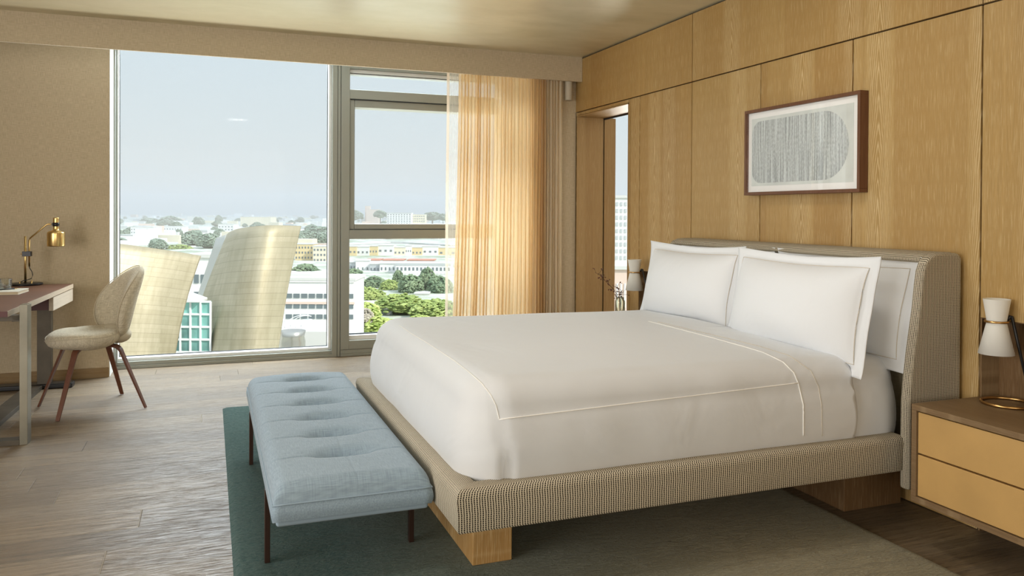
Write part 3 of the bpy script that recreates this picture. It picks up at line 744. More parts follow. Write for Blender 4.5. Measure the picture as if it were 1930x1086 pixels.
# ================================================================== BENCH
bn = thing('bench', 'blue-grey tufted bench on thin dark legs at the foot of the bed', 'bench', (-2.413, -2.31, 0))
BX, BY = .265, .92
tu = [(-.62 + .272*k) for k in range(6)]; 
def bench_top(u, v):
    x = (2*u-1)*BX; y = (2*v-1)*BY
    ex = min(BX-abs(x), .05)/.05; ey = min(BY-abs(y), .05)/.05
    edge = (1-(1-ex)**2.2)*(1-(1-ey)**2.2)
    h = .058*max(0, edge)**.45
    crown = .014*(1-(x/BX)**2)*max(0, edge)**.45
    d = 0
    ef = min(1, max(0, (BX-abs(x))/.20))
    for t in tu:
        sx_ = (x-.01)/.080; sy_ = (y-t)/.042; q_ = sx_*sx_+sy_*sy_
        d += -.058*math.exp(-q_)-.018*math.exp(-q_*7)
        yy = (y-t)/.010
        d += -.0045*math.exp(-yy*yy*4)*min(1, ex)
        d += -.0055*math.exp(-((y-t)/.045)**2)*ef
    d += -.0016*math.exp(-((x-.01)/.004)**2)
    d *= min(1, edge)
    return (x, y, .305+h+crown+d)
cb = MB()
cb.grid(bench_top, 110, 380, uvf=lambda u, v: (u*BX*2, v*BY*2))
def bside(u, v):   # box sides down from the top rim
    t = u*4; k = int(min(t, 3.999)); f_ = t-k
    c4 = [(-BX, -BY), (BX, -BY), (BX, BY), (-BX, BY), (-BX, -BY)]
    x = c4[k][0]+(c4[k+1][0]-c4[k][0])*f_; y = c4[k][1]+(c4[k+1][1]-c4[k][1])*f_
    s_ = 1+.012*sin(pi*v)
    return (x*(1+.02*sin(pi*v)), y*(1+.007*sin(pi*v)), .305-.055*v)
cb.grid(bside, 80, 6, uvf=lambda u, v: (u*4.7, .06*v))
cb.build('cushion', BENCHFAB, bn, smooth=True, weld=True)
pp = [(-BX-.001, -BY-.002, .306), (BX+.001, -BY-.002, .306), (BX+.001, BY+.002, .306), (-BX-.001, BY+.002, .306)]
def loop_pts(c4, n=14):
    r__ = []
    for a, b_ in zip(c4, c4[1:]+c4[:1]):
        for k in range(n): r__.append(Vector(a).lerp(Vector(b_), k/n))
    return r__
MB().tube(loop_pts(pp), .0028, 6, loop=True).build('piping', BENCHFAB, bn, smooth=True)
B(-BX+.012, BX-.008, -BY+.012, BY-.012, .228, .252).build('seat_base', BENCHFAB, bn, bevel=.01, seg=3)
LEGM = plain('dark_bronze_leg', (.045, .022, .015), .35, .4)
for x, y in ((-.263, -.647), (.258, -.647), (-.263, .52), (.258, .52)):
    hh = .272 if x < 0 else .235
    B(x-.0095, x+.0095, y-.0125, y+.0125, .012, hh).build('leg', LEGM, bn, bevel=.002)
for y in (-.647, .52): B(-.25, .25, y-.012, y+.012, .21, .232).build('cross_rail', LEGM, bn)
for t in tu:
    x, y, z = bench_top((.01/BX+1)/2, (t/BY+1)/2)
    MB().ico((x, y, z+.002), .010, 2, (1, 1, .45)).build('button', BENCHFAB, bn, smooth=True)

# ================================================================== DESK CHAIR
ch = thing('desk_chair', 'beige tweed shell chair on splayed walnut legs facing the desk', 'chair', (-3.567, -.218, 0), R(203.4))
def disc(fn_mid, thick, nr=14, na=56):
    """closed pad: fn_mid(a,b)->(point,normal)"""
    rings = []
    for side in (1, -1):
        seq = range(nr+1) if side == 1 else range(nr-1, -1, -1)
        for i in seq:
            r = i/nr; ring = []
            for j in range(na):
                an = 2*pi*j/na; a, b_ = r*cos(an), r*sin(an)
                p, nn = fn_mid(a, b_)
                t = thick*sqrt(max(0, 1-r**4)) if r < 1 else 0
                ring.append(p+nn*side*(t/2))
            rings.append(ring)
    return rings
def seat_mid(a, b_):   # local +X forward
    x = .218*a + .045; wdt = .245*(1-.10*a)
    y = wdt*b_
    z = .452 + .02*max(0, a)*0 + .035*(b_*b_)*(.3+.7*(a < 0)*abs(a)) - .018*(1-b_*b_)*(1-a*a) + .022*a*(a > 0) - .03*max(0, a)**3 + .05*max(0, -a)**3
    return Vector((x, y, z)), Vector((.0, 0, 1))
def back_mid(a, b_):   # a: across, b: up
    wdt = .236*(1 - .15*b_ + .10*b_*b_)
    y = wdt*a
    z = .652 + .243*b_
    x = -.205 - .058*b_ - .035*b_*b_*(b_ > 0) + .105*a*a*(1-.2*b_)
    nn = Vector((1, -.55*a, .22)).normalized()
    return Vector((x, y, z)), nn
def uvdisc(mb, rings, s_):
    k = len(rings[0]); nr = len(rings)
    for i in range(nr-1):
        vs = []; 
    mb.rings(rings, True, False)
def build_disc(name, fn, thick, m, par):
    rings = disc(fn, thick); mb = MB(); k = len(rings[0]); vs = [p for r in rings for p in r]; fs = []; uvs = []
    nr = 14
    def uvp(i, j):
        r = (i if i <= nr else 2*nr-i)/nr; an = 2*pi*j/k; return (r*cos(an)*.25, r*sin(an)*.25)
    for i in range(len(rings)-1):
        for j in range(k):
            fs.append((i*k+j, i*k+(j+1) % k, (i+1)*k+(j+1) % k, (i+1)*k+j)); uvs.append([uvp(i, j), uvp(i, j+1), uvp(i+1, j+1), uvp(i+1, j)])
    mb.add(vs, fs, uvs); o = mb.build(name, m, par, smooth=True)
    bm = bmesh.new(); bm.from_mesh(o.data); bmesh.ops.remove_doubles(bm, verts=bm.verts, dist=1e-4); bmesh.ops.recalc_face_normals(bm, faces=bm.faces); bm.to_mesh(o.data); bm.free()
    return o
st_ = build_disc('seat', seat_mid, .115, CHAIRFAB, ch)
bk_ = build_disc('backrest', back_mid, .085, CHAIRFAB, ch)
for fn, th, nm, par, off in ((seat_mid, .075, 'piping', ch, .014), (back_mid, .07, 'piping', ch, .014)):
    ring = []
    for j in range(64):
        an = 2*pi*j/64; p, nn = fn(.985*cos(an), .985*sin(an)); q_, n2 = fn(.9*cos(an), .9*sin(an))
        ring.append(p+nn*off)
    MB().tube(ring, .0028, 6, loop=True).build(nm, CHAIRFAB, ch, smooth=True)
# connecting neck between seat and back
MB().ico((-.140, 0, .462), .1, 3, (.80, 1.75, .62)).build('shell_joint', CHAIRFAB, ch, smooth=True)
inv = Matrix.Rotation(-R(203.4), 4, 'Z') @ Matrix.Translation((3.567, .218, 0))
for fx, fy in ((-3.711, -.54), (-3.885, -.097), (-3.426, .117), (-3.246, -.353)):
    ft = inv @ Vector((fx, fy, 0.0)); d = Vector((ft.x, ft.y, 0)); dn = d.normalized(); ln = d.length
    path = []
    for k in range(4): path.append(dn*(.02+.115*k/3)+Vector((0, 0, .398)))
    for k in range(1, 7):
        a = k/6*R(74); path.append(dn*(.135+.06*sin(a))+Vector((0, 0, .398-.06*(1-cos(a)))))
    e0 = path[-1]
    for k in range(1, 7): path.append(e0.lerp(Vector((ft.x, ft.y, .004)), k/6))
    wv = .021
    pr_ = [(-wv, -.009), (wv, -.009), (wv, .009), (-wv, .009)]
    MB().sweep(path, pr_, upv=(0, 0, 1), scale=lambda t: 1.0-.42*max(0, t-.3)/.7).build('leg', WALNUT, ch, bevel=.003)
B(-.07, .07, -.07, .07, .398, .418).build('mounting_plate', BLACKM, ch)

# ================================================================== DESK
dk = thing('desk', 'writing desk with dark top, pale edge and bronzed steel trestle at the window wall', 'desk', (-3.79, .606, 0), R(-2.4))
Lk = 1.664; Wk = .80
B(-Wk, -.004, -Lk, 0, .694, .725).build('desk_top', DESKTOP, dk, bevel=.001)
B(-.004, 0, -Lk, 0, .6945, .7245).build('edge_band', DESKEDGE, dk)
B(-Wk, 0, -Lk-.004, -Lk, .6945, .7245).build('edge_band', DESKRED, dk)
dr = B(-.028, -.002, -.615, 0-.004, .603, .690).build('drawer', DESKEDGE, dk, bevel=.001)
B(-.40, -.028, -.600, -.02, .606, .688).build('drawer_box', DESKRED, dr)
B(-.62, -.12, -Lk+.16, -.62, .655, .694).build('apron', DESKRED, dk)
yp = -1.576
B(.040, .078, yp-.03, yp+.05, .0, .751).build('leg', STEEL, dk, bevel=.0015)
B(.0, .040, yp-.015, yp+.035, .66, .69).build('bracket', STEELD, dk, bevel=.0015)
B(-.10, .04, yp-.015, yp+.035, .664, .6935).build('bracket', STEELD, dk, bevel=.0015)
B(-.80, .040, yp-.03, yp+.05, .0, .028).build('foot_bar', STEELD, dk, bevel=.0015)
B(-.205, -.118, -.12, -.055, .028, .694).build('leg', STEELD, dk, bevel=.0015)
B(-.80, .02, -.14, -.04, .0, .034).build('foot_bar', BLACKM, dk, bevel=.008, seg=3)
B(-.275, -.165, yp+.05, -.14, .0, .030).build('stretcher', STEELD, dk, bevel=.0015)

# ---- things on the desk
ZT = .7255
nb = thing('notebook', 'pale notebook lying on the desk corner', 'notebook', (-4.105, -.03, ZT), R(-4))
B(-.12, .12, -.10, .13, .003, .017).build('pages', PAGES, nb)
cv = MB(); cv.box(-.122, .122, -.102, .132, 0, .003); cv.box(-.122, .122, -.102, .132, .017, .0205); cv.build('cover', PAPER, nb, bevel=.001)
pn = thing('pen', 'slim black pen resting on the pale notebook', 'pen', (-4.085, .0, ZT+.0245), R(35))
MB().tube([(-.065, 0, 0), (.05, 0, 0)], .0038, 10).build('barrel', BLACKM, pn, smooth=True)
MB().tube([(.05, 0, 0), (.066, 0, 0), (.072, 0, 0)], .003, 10, scale=lambda t: 1-.8*t).build('tip', BRASS, pn, smooth=True)
tg = thing('tumbler', 'small ribbed clear glass tumbler behind the notebook', 'glass', (-4.105, .075, ZT))
tm = MB(); nn_ = 72
rs = []
for r0, z in ((.0, .001), (.034, .001), (.037, .004), (.0385, .085), (.037, .086), (.0355, .084), (.034, .012), (.0, .010)):
    rs.append([Vector(((r0+(.0009*cos(j*24*2*pi/nn_) if .036 < r0 else 0))*cos(2*pi*j/nn_), (r0+(.0009*cos(j*24*2*pi/nn_) if .036 < r0 else 0))*sin(2*pi*j/nn_), z)) for j in range(nn_)])
tm.rings(rs, True, False); tm.build('tumbler_body', TUMBLER, tg, smooth=True)
MB().lathe((0, 0, 0), [(.0, .012), (.0335, .012), (.0345, .05), (.0, .05)], 40).build('water', glass_mat('water_tint', (.96, .98, .98), .5), tg, smooth=True)

dl = thing('desk_lamp', 'brass desk lamp with round black base and angled arm', 'lamp', (-4.085, .60, ZT), R(-8))
MB().lathe((0, 0, 0), [(0, 0), (.100, 0), (.105, .004), (.105, .010), (.100, .014), (0, .014)], 48).build('base', BLACKM, dl, smooth=False, bevel=.001)
MB().tube([(-.005, 0, .014), (-.005, 0, .345)], .0075, 14).build('stem', BRASS, dl, smooth=True)
MB().tube([(.020, 0, .13), (.020, 0, .318), (.024, 0, .330), (.128, 0, .425), (.140, 0, .431), (.170, 0, .430)], .0055, 12).build('arm', BRASS, dl, smooth=True)
cl = MB(); cl.box(-.022, .034, -.016, .016, .203, .238); cl.build('clamp', BLACKM, dl, bevel=.002)
MB().tube([(-.034, 0, .22), (-.022, 0, .22)], .004, 10).build('clamp_screw', BRASS, dl, smooth=True)
hx = .192
MB().lathe((hx, 0, 0), [(0, .478), (.018, .478), (.0185, .472), (.0185, .40), (.021, .388), (.050, .378), (.0555, .372), (.057, .365), (.057, .278), (.055, .273), (.0535, .278), (.0535, .365), (.0, .372)], 48).build('lamp_shade', BRASS, dl, smooth=True)
MB().lathe((hx, 0, 0), [(.019, .415), (.0215, .416), (.0215, .442), (.019, .443)], 32).build('collar', BLACKM, dl, smooth=True)
B(.165, .178, -.006, .006, .422, .437).build('collar_joint', BLACKM, dl)
MB().tube([Vector(p) for p in ((.02, 0, .135), (.022, 0, .12), (.038, -.004, .095), (.044, -.006, .07), (.036, -.008, .045), (.012, -.012, .036), (-.012, -.014, .032), (-.03, -.012, .022), (-.036, -.01, .012))], .0028, 8).build('cord', BLACKM, dl, smooth=True)
for x, y in ((-.036, -.012), (.045, -.03), (.02, .05)):
    MB().lathe((x, y, .013), [(0, .014), (.004, .013), (.0045, 0)], 14).build('knob', BRASS, dl, smooth=True)

# ================================================================== NIGHTSTANDS
def nightstand(label, y0, y1):
    t = thing('nightstand', label, 'nightstand', (0, (y0+y1)/2, 0)); hw = (y1-y0)/2
    x0, x1, z0, z1 = -.357, .098, .165, .536
    bd = MB(); th = .022
    bd.box(x0, x1, -hw, hw, z1-th, z1); bd.box(x0, x1, -hw, hw, z0, z0+th)
    bd.box(x0, x1, -hw, -hw+th, z0+th, z1-th); bd.box(x0, x1, hw-th, hw, z0+th, z1-th); bd.box(x1-.02, x1, -hw+th, hw-th, z0+th, z1-th)
    bd.build('cabinet_body', NSOAK, t, bevel=.001, seg=1)
    zm = (z0+z1)/2
    for a, b_ in ((z0+th+.003, zm-.003), (zm+.003, z1-th-.005)):
        B(x0+.006, x0+.40, -hw+th+.003, hw-th-.003, a, b_).build('drawer', DRAWER, t, bevel=.0025)
    return t
nightstand('wall-hung oak nightstand with two tan leather drawers beside the near headboard wing', -4.24, -3.60)
nightstand('oak nightstand on the window side of the bed, under the vase', -1.60, -.72)

def table_lamp(label, loc, rz, group=None):
    t = thing('bedside_lamp', label, 'lamp', loc, rz)
    ring = [Vector((.088*cos(2*pi*k/48), .088*sin(2*pi*k/48), .0058)) for k in range(48)]
    MB().tube(ring, .0055, 10, loop=True).build('base_ring', BRASSD, t, smooth=True)
    ax = -.042
    sh = MB(); n = 48
    prof = [(.047, .402), (.0345, .322), (.0335, .316), (.0345, .310), (.062, .192)]
    sh.lathe((ax, 0, 0), prof+[(r-.0015, z) for r, z in reversed(prof)]+[prof[0]], n); 
    sh.build('lamp_shade', SHADE, t, smooth=True)
    MB().tube([Vector((ax+.0385*cos(2*pi*k/36), .0385*sin(2*pi*k/36), .316)) for k in range(36)], .0045, 8, loop=True).build('waist_ring', BRASSD, t, smooth=True)
    MB().tube([(.086, 0, .008), (.012, 0, .336), (.006, 0, .338), (-.004, 0, .320)], .0058, 8).build('stem', BLACKM, t, smooth=True)
    MB().ico((ax, 0, .27), .018, 2, (1, 1, 1.4)).build('bulb', plain('opal_bulb', (.9, .88, .8), .4), t, smooth=True)
    return t
ZN = .5365
table_lamp('hourglass-shaded lamp with brass ring base on the near nightstand', (-.020, -3.735, ZN), R(-28))
table_lamp('hourglass-shaded lamp on the window-side nightstand, half hidden by pillows', (-.10, -1.10, ZN), R(-30))

# ---- vase with berry twigs
vs = thing('vase', 'small smoky glass vase holding berry twigs in front of the passage', 'vase', (-.13, -.862, ZN))
MB().lathe((0, 0, 0), [(0, .001), (.034, .001), (.036, .006), (.036, .090), (.034, .098), (.028, .104), (.028, .122), (.026, .122), (.026, .104), (.0315, .096), (.0335, .088), (.0335, .008), (0, .006)], 32).build('vase_body', VASEG, vs, smooth=True)
tw = thing('berry_branch', 'long dark berry twig leaning out of the vase to the left', 'branch', (-.13, -.862, ZN+.008))
tw2 = thing('berry_branch', 'short upright rust berry twig in the vase', 'branch', (-.13, -.862, ZN+.008))
def branch(par, pts, side, seed, nb_):
    rnd = random.Random(seed)
    pts = [Vector(p) for p in pts]
    MB().tube(pts, .0022, 6, scale=lambda t: 1-.6*t).build('stem', TWIG, par, smooth=True)
    for k in range(nb_):
        f_ = .35+.65*k/nb_; i = min(int(f_*(len(pts)-1)), len(pts)-2); p = pts[i].lerp(pts[i+1], f_*(len(pts)-1)-i)
        d = Vector((rnd.uniform(-1, 1)*.6, rnd.uniform(-1, 1)*.4, rnd.uniform(-.35, .9))).normalized()*rnd.uniform(.018, .045)
        MB().tube([p, p+d*.5+Vector((0, 0, .003)), p+d], .001, 5).build('twig', TWIG, par)
        b_ = MB()
        for q in range(rnd.choice((1, 2, 3))): b_.ico(p+d+Vector((rnd.uniform(-1, 1), rnd.uniform(-1, 1), rnd.uniform(-1, 1)))*.006, rnd.uniform(.0035, .006), 1, jit=.1)
        b_.build('berry', BERRY, par, smooth=True)
branch(tw, [(.01, 0, 0), (.0, 0, .10), (-.05, -.0, .17), (-.10, 0, .215), (-.155, 0, .27), (-.20, 0, .295)], 1, 4, 16)
branch(tw2, [(.0, .004, 0), (-.002, .004, .10), (.0, .004, .14), (-.012, .006, .17), (-.022, .006, .20)], 1, 8, 9)
branch(tw2, [(.006, 0, .02), (.008, 0, .10), (.02, 0, .135), (.032, 0, .165)], 1, 11, 5)

# ================================================================== PICTURE
pc = thing('framed_picture', 'wide walnut-framed abstract print of a grey striped rounded shape', 'picture', (0, -2.585, 1.60))
FY0, FY1, FZ0, FZ1 = -.43, .425, -.238, .236
fm = MB(); t_ = .017; xd = -.052
fm.box(xd, -.001, FY0, FY1, FZ1-t_, FZ1); fm.box(xd, -.001, FY0, FY1, FZ0, FZ0+t_); fm.box(xd, -.001, FY0, FY0+t_, FZ0+t_, FZ1-t_); fm.box(xd, -.001, FY1-t_, FY1, FZ0+t_, FZ1-t_)
fm.build('frame', FRAMEWOOD, pc, bevel=.001, seg=1)
B(-.034, -.002, FY0+t_, FY1-t_, FZ0+t_, FZ1-t_).build('mat_board', MATBOARD, pc)
ART = plain('print_paper', (.66, .70, .68), .8, vary=.08, vscale=9)
B(-.0355, -.034, FY0+.055, FY1-.045, FZ0+.05, FZ1-.05).build('print_sheet', ART, pc)
m, n, l, b = nmat('ink_stripes')
t = n.new('ShaderNodeTexCoord'); s = n.new('ShaderNodeSeparateXYZ'); l.new(t.outputs['Object'], s.inputs[0])
st1 = noisen(n, l, combine(n, l, mathn(n, l, 'MULTIPLY', s.outputs[1], 210), mathn(n, l, 'MULTIPLY', s.outputs[2], 2.5), 0), 1, 2)
st2 = noisen(n, l, combine(n, l, mathn(n, l, 'MULTIPLY', s.outputs[1], 160), mathn(n, l, 'MULTIPLY', s.outputs[2], 60), 3), 1, 3)
f_ = ramp(n, l, mathn(n, l, 'ADD', mathn(n, l, 'MULTIPLY', st1, 1.3), mathn(n, l, 'MULTIPLY', st2, .5)), .78, 1.02)
l.new(mixc(n, l, f_, (.33, .355, .36), (.64, .69, .69)), b.inputs['Base Color']); b.inputs['Roughness'].default_value = .8
ar = MB(); pts = []
ay0, ay1, az0, az1 = -.345, .375, -.172, .168; rb = (az1-az0)/2*.98; rsm = .07
for k in range(25): a = -pi/2-pi*k/24*1.0; pts.append((ay0+rb+rb*cos(a), (az0+az1)/2+rb*1.02*sin(a)))
for k in range(9): a = pi/2-pi/2*k/8; pts.append((ay1-rsm+rsm*cos(a), az1-rsm+rsm*sin(a)))
for k in range(9): a = -pi/2*k/8; pts.append((ay1-rsm+rsm*cos(a), az0+rsm+rsm*sin(a)))
ar.rings([[Vector((-.0363, y, z)) for y, z in pts], [Vector((-.0354, y, z)) for y, z in pts]])
ar.build('striped_shape', m, pc)
B(-.049, -.048, FY0+t_, FY1-t_, FZ0+t_, FZ1-t_).build('glazing', glass_mat('picture_glass', (1, 1, 1), .04), pc)
#EXTERIOR
# ================================================================== OUTSIDE: the city far below the window
GZ = -30.0
fh = Vector((fwd.x, fwd.y, 0)).normalized(); rh = Vector((fh.y, -fh.x, 0)); AZ = math.atan2(rh.y, rh.x)
def zat(py, t): return at_depth(965, py, t).z
def wpt(px, t, z):
    p = at_depth(px, PY, t); return Vector((p.x, p.y, z))
def gm():
    m, n, l, b = nmat('city_ground')
    t = n.new('ShaderNodeTexCoord')
    a = noisen(n, l, t.outputs['Object'], .035, 6, .75); c = noisen(n, l, t.outputs['Object'], .004, 3)
    q = mixc(n, l, ramp(n, l, a, .42, .58), (.72, .70, .64), (.26, .32, .19))
    q = mixc(n, l, ramp(n, l, c, .4, .6, 0, .5), q, (.62, .60, .55))
    l.new(q, b.inputs['Base Color']); b.inputs['Roughness'].default_value = .95; return m
gr = MB().grid(lambda u, v: (-9000+24000*u, 20+14000*v, GZ), 8, 8).build('ground_city', gm()); struct(gr)
def hillf(u, v):
    x = -7000+18000*u; y = 6500+2500*v
    h = sin(pi*v)*(190+170*noise.noise((x*.0004, 3.1, 0))+60*noise.noise((x*.0016, 1.1, 5))+18*noise.noise((x*.006, 9.1, y*.004)))
    return (x, y, GZ+max(0, h))
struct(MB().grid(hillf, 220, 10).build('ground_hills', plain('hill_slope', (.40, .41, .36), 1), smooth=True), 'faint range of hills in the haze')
def steel_mat():
    m, n, l, b = nmat('pale_steel_panels')
    t = n.new('ShaderNodeTexCoord')
    br = n.new('ShaderNodeTexBrick'); l.new(t.outputs['UV'], br.inputs[0]); br.inputs['Scale'].default_value = 1
    br.inputs['Brick Width'].default_value = 2.6; br.inputs['Row Height'].default_value = .42; br.inputs['Mortar Size'].default_value = .012; br.offset = .5
    br.inputs[1].default_value = (.47, .41, .28, 1); br.inputs[2].default_value = (.53, .465, .33, 1); br.inputs[3].default_value = (.42, .37, .25, 1)
    s = n.new('ShaderNodeSeparateXYZ'); l.new(t.outputs['UV'], s.inputs[0])
    stk = noisen(n, l, combine(n, l, mathn(n, l, 'MULTIPLY', s.outputs[0], 3.2), mathn(n, l, 'MULTIPLY', s.outputs[1], .35), 0), 1, 4, .6)
    seam = ramp(n, l, mathn(n, l, 'PINGPONG', mathn(n, l, 'DIVIDE', s.outputs[1], .84), .5), .0, .035, .35, 0)
    c = mixc(n, l, ramp(n, l, stk, .35, .68, 0, .42), br.outputs[0], (.30, .25, .15))
    c = mixc(n, l, seam, c, (.16, .14, .09))
    l.new(c, b.inputs['Base Color'])
    b.inputs['Metallic'].default_value = .4; b.inputs['Roughness'].default_value = .55
    bp = n.new('ShaderNodeBump'); bp.inputs['Strength'].default_value = .35; bp.inputs['Distance'].default_value = .05
    l.new(noisen(n, l, t.outputs['UV'], .9, 2), bp.inputs['Height']); l.new(bp.outputs[0], b.inputs['Normal'])
    return m
STL = steel_mat()
CWHITE = plain('white_render', (.80, .79, .76), .9); CCREAM = plain('cream_render', (.76, .68, .52), .9); CYEL = plain('ochre_render', (.74, .58, .32), .9)
CPINK = plain('pink_render', (.72, .56, .47), .9); CGREY = plain('grey_render', (.50, .52, .52), .9); CRED = plain('red_tiles', (.55, .25, .17), .9)
CWIN = plain('window_dark', (.16, .19, .20), .3); CROOF = plain('flat_roof', (.62, .61, .58), .9); CASH = plain('asphalt', (.22, .23, .22), .9)
TEAL = plain('teal_glass', (.20, .44, .40), .2, .1, spec=1, vary=.5, vscale=.35); MULL = plain('white_mullion', (.85, .86, .85), .5)

def sail(name, label, top, bot, ext, th, side=None):
    o = thing(name, label, 'building', (wpt(top[len(top)//2][0], top[len(top)//2][2], GZ)))
    base = o.location.copy()
    def lerp_pts(pts, u):
        s_ = u*(len(pts)-1); i = min(int(s_), len(pts)-2); f_ = s_-i
        g0 = pts[max(i-1, 0)]; g1 = pts[i]; g2 = pts[i+1]; g3 = pts[min(i+2, len(pts)-1)]
        q = [.5*((2*b)+(c-a)*f_+(2*a-5*b+4*c-d)*f_*f_+(3*b-a-3*c+d)*f_**3) for a, b, c, d in zip(g0, g1, g2, g3)]
        return at_depth(*q)
    def fn(u, v):
        A = lerp_pts(top, u); Bp = lerp_pts(bot, u); vv = min(v*ext, 1.25)
        p = A.lerp(Bp, vv)+(fh*(-.5*sin(pi*min(1, vv))))
        if v*ext > 1.25: p.z = p.z+(GZ-p.z)*((v*ext-1.25)/(ext-1.25))
        return p-base
    mb = MB(); mb.grid(fn, 60, 44, uvf=lambda u, v: (u*(abs(top[-1][0]-top[0][0])*top[0][2]/F), v*ext*9.5))
    mb.build('curved_facade', STL, o, smooth=True, solid=th)
    if side:
        mb = MB(); 
        def f2(u, v):
            A = at_depth(*side[0]).lerp(at_depth(*side[1]), u); D = at_depth(*side[2]).lerp(at_depth(*side[3]), u)
            vv = min(v*ext, 1.25); p = A.lerp(D, vv)
            if v*ext > 1.25: p.z = p.z+(GZ-p.z)*((v*ext-1.25)/(ext-1.25))
            return p-base
        mb.grid(f2, 6, 30, uvf=lambda u, v: (u*2, v*30)); mb.build('side_facade', plain('bright_steel', (.50, .485, .42), .45, .2), o, smooth=True, solid=.15)
    return o
sail('steel_clad_hall', 'curving tall sail of brushed steel panels just outside the big window',
     [(431, 442, 61), (440, 436.5, 59.5), (453, 432, 58), (476, 428.5, 56.5), (506, 426, 56), (536, 425.3, 57), (565, 426, 59)],
     [(350, 668, 59), (386, 668, 57), (414, 668, 55.5), (441, 668, 54.5), (470, 668, 54), (496, 668, 54.5), (521, 668, 56)], 3.0, .25,
     side=[(409, 449, 65), (431, 442, 61), (338, 668, 63), (350, 668, 59)])
sail('steel_clad_hall', 'lower pale sail of steel panels outside the big window behind the desk chair',
     [(90, 449, 47), (140, 452.5, 48), (185, 457, 49), (225, 461, 50), (277, 467.5, 51), (330, 475, 52.5), (377, 483, 54)],
     [(60, 668, 45), (105, 668, 46), (150, 668, 47), (195, 668, 48), (240, 668, 49), (285, 668, 50), (328, 668, 52)], 3.0, .25)
# teal glass atrium between the sails
t_ = 56; p0 = wpt(322, t_, GZ); p1 = wpt(398, t_, GZ); wd = (p1-p0).length
at_ = thing('glass_atrium', 'teal glass atrium with white mullions between the two steel sails', 'building', p0, AZ)
ztop = zat(572, t_)-GZ
B(0, wd*.97, 0, .4, 0, ztop).build('glass_volume', TEAL, at_)
for k in range(8):
    z = ztop-k*1.03*t_/65
    if z > 0: B(-.05, wd, -.10, 0, z-.07, z+.07).build('mullion', MULL, at_)
for k in range(5): B(k*wd/4-.06, k*wd/4+.06, -.12, 0, 0, ztop).build('mullion', MULL, at_)
rf = MB(); rf.rings([[Vector((-.3, -.4, ztop)), Vector((-.3, -.4, ztop+.9)), Vector((wd*.75, -.4, ztop+.05)), Vector((wd*.75, -.4, ztop))], [Vector((-.3, 1.2, ztop)), Vector((-.3, 1.2, ztop+1.0)), Vector((wd*.75, 1.2, ztop+.15)), Vector((wd*.75, 1.2, ztop))]])
rf.build('roof', MULL, at_)

_wm = {}
def building(name, label, px0, px1, pyt, t, m, rows=0, cols=0, win=(.5, .5), rowh=3.1, z_first=1.6, yaw=0, depth=12, roof=None, winm=None, band=None, group=None, cat='building', ln=0):
    A = wpt(px0, t, GZ); D = wpt(px1, t, GZ); wd = (D-A).length; h = zat(pyt, t)-GZ
    o = thing(name, label, cat, (A+D)/2, AZ+yaw, group)
    B(-wd/2, wd/2, 0, depth, 0, h).build('wall', m, o)
    B(-wd/2-.3, wd/2+.3, -.3, depth+.3, h, h+.5).build('roof', roof or CROOF, o)
    if rows and cols:
        cw = wd/cols; ww = cw*win[0]; wh = rowh*win[1]; first = None
        for r in range(rows):
            for c in range(cols):
                if first is None:
                    first = B(-ww/2, ww/2, -.12, .02, -wh/2, wh/2).build('window', winm or CWIN, o); q = first
                else:
                    q = first.copy(); C.objects.link(q); q.parent = o
                q.location = (-wd/2+cw*(c+.5), 0, h-z_first-r*rowh)
    if band:
        for z, bh, bm_ in band: B(-wd/2-.1, wd/2+.1, -.22, 0, h-z-bh, h-z).build('facade_band', bm_, o)
    return o
# near and middle distance
building('office_block', 'long white office block with window bands right of the steel sail', 538, 668, 531, 150, CWHITE, 3, 9, (.8, .42), 1.95, 2.9, band=((.0, .3, CWHITE), (4.0, .45, CPINK)), depth=10)
building('rooftop_plant_room', 'white boxy plant room on the roof of the long office block', 546, 586, 523, 154, CWHITE, depth=5)
building('gabled_block', 'small white gabled block seen in the gap between the steel sails', 352, 402, 489, 120, CWHITE, 3, 4, (.7, .5), 2.6, 3.2, depth=8)
building('apartment_block', 'ochre and cream apartment block above the round tree', 556, 590, 463, 505, CYEL, 4, 6, (.45, .4), 3.2, 2, depth=12)
building('apartment_block', 'cream apartment block beside the ochre one behind the mullion', 590, 640, 467, 500, CCREAM, 4, 8, (.5, .4), 3.2, 2, depth=12)
# far left city
building('apartment_block', 'broad white apartment block far off at the left of the big window', 246, 289, 432, 840, CWHITE, 5, 9, (.4, .35), 3.2, 2.5, depth=20)
building('apartment_block', 'white apartment block left of the steel sail tops', 303, 343, 431, 1050, CWHITE, 3, 8, (.4, .35), 3.6, 3, depth=20)
building('apartment_block', 'small white gabled block above the steel sail', 411, 440, 426, 1000, CWHITE, 3, 5, (.4, .35), 3.6, 3, depth=20)
building('warehouse', 'blank pinkish white box building rising behind the steel sail', 453, 510, 412, 1600, CCREAM, depth=40)
# right window, above the transom
building('hospital_tower', 'pink stepped tower block on the skyline in the right window', 690, 713, 396.5, 1900, CPINK, depth=30)
building('hospital_tower', 'slim pink tower top beside the stepped tower on the skyline', 688, 697, 390, 1930, CPINK, depth=12)
building('apartment_tower', 'white apartment tower with dark square windows on the skyline', 729, 775, 402.5, 1300, CWHITE, 5, 9, (.4, .5), 3.5, 3, depth=25, band=((0, 1.2, CGREY),))
building('office_block', 'low tan block right of the white apartment tower', 776, 801, 405.5, 1320, CCREAM, 3, 6, (.6, .3), 4, 3, depth=25)
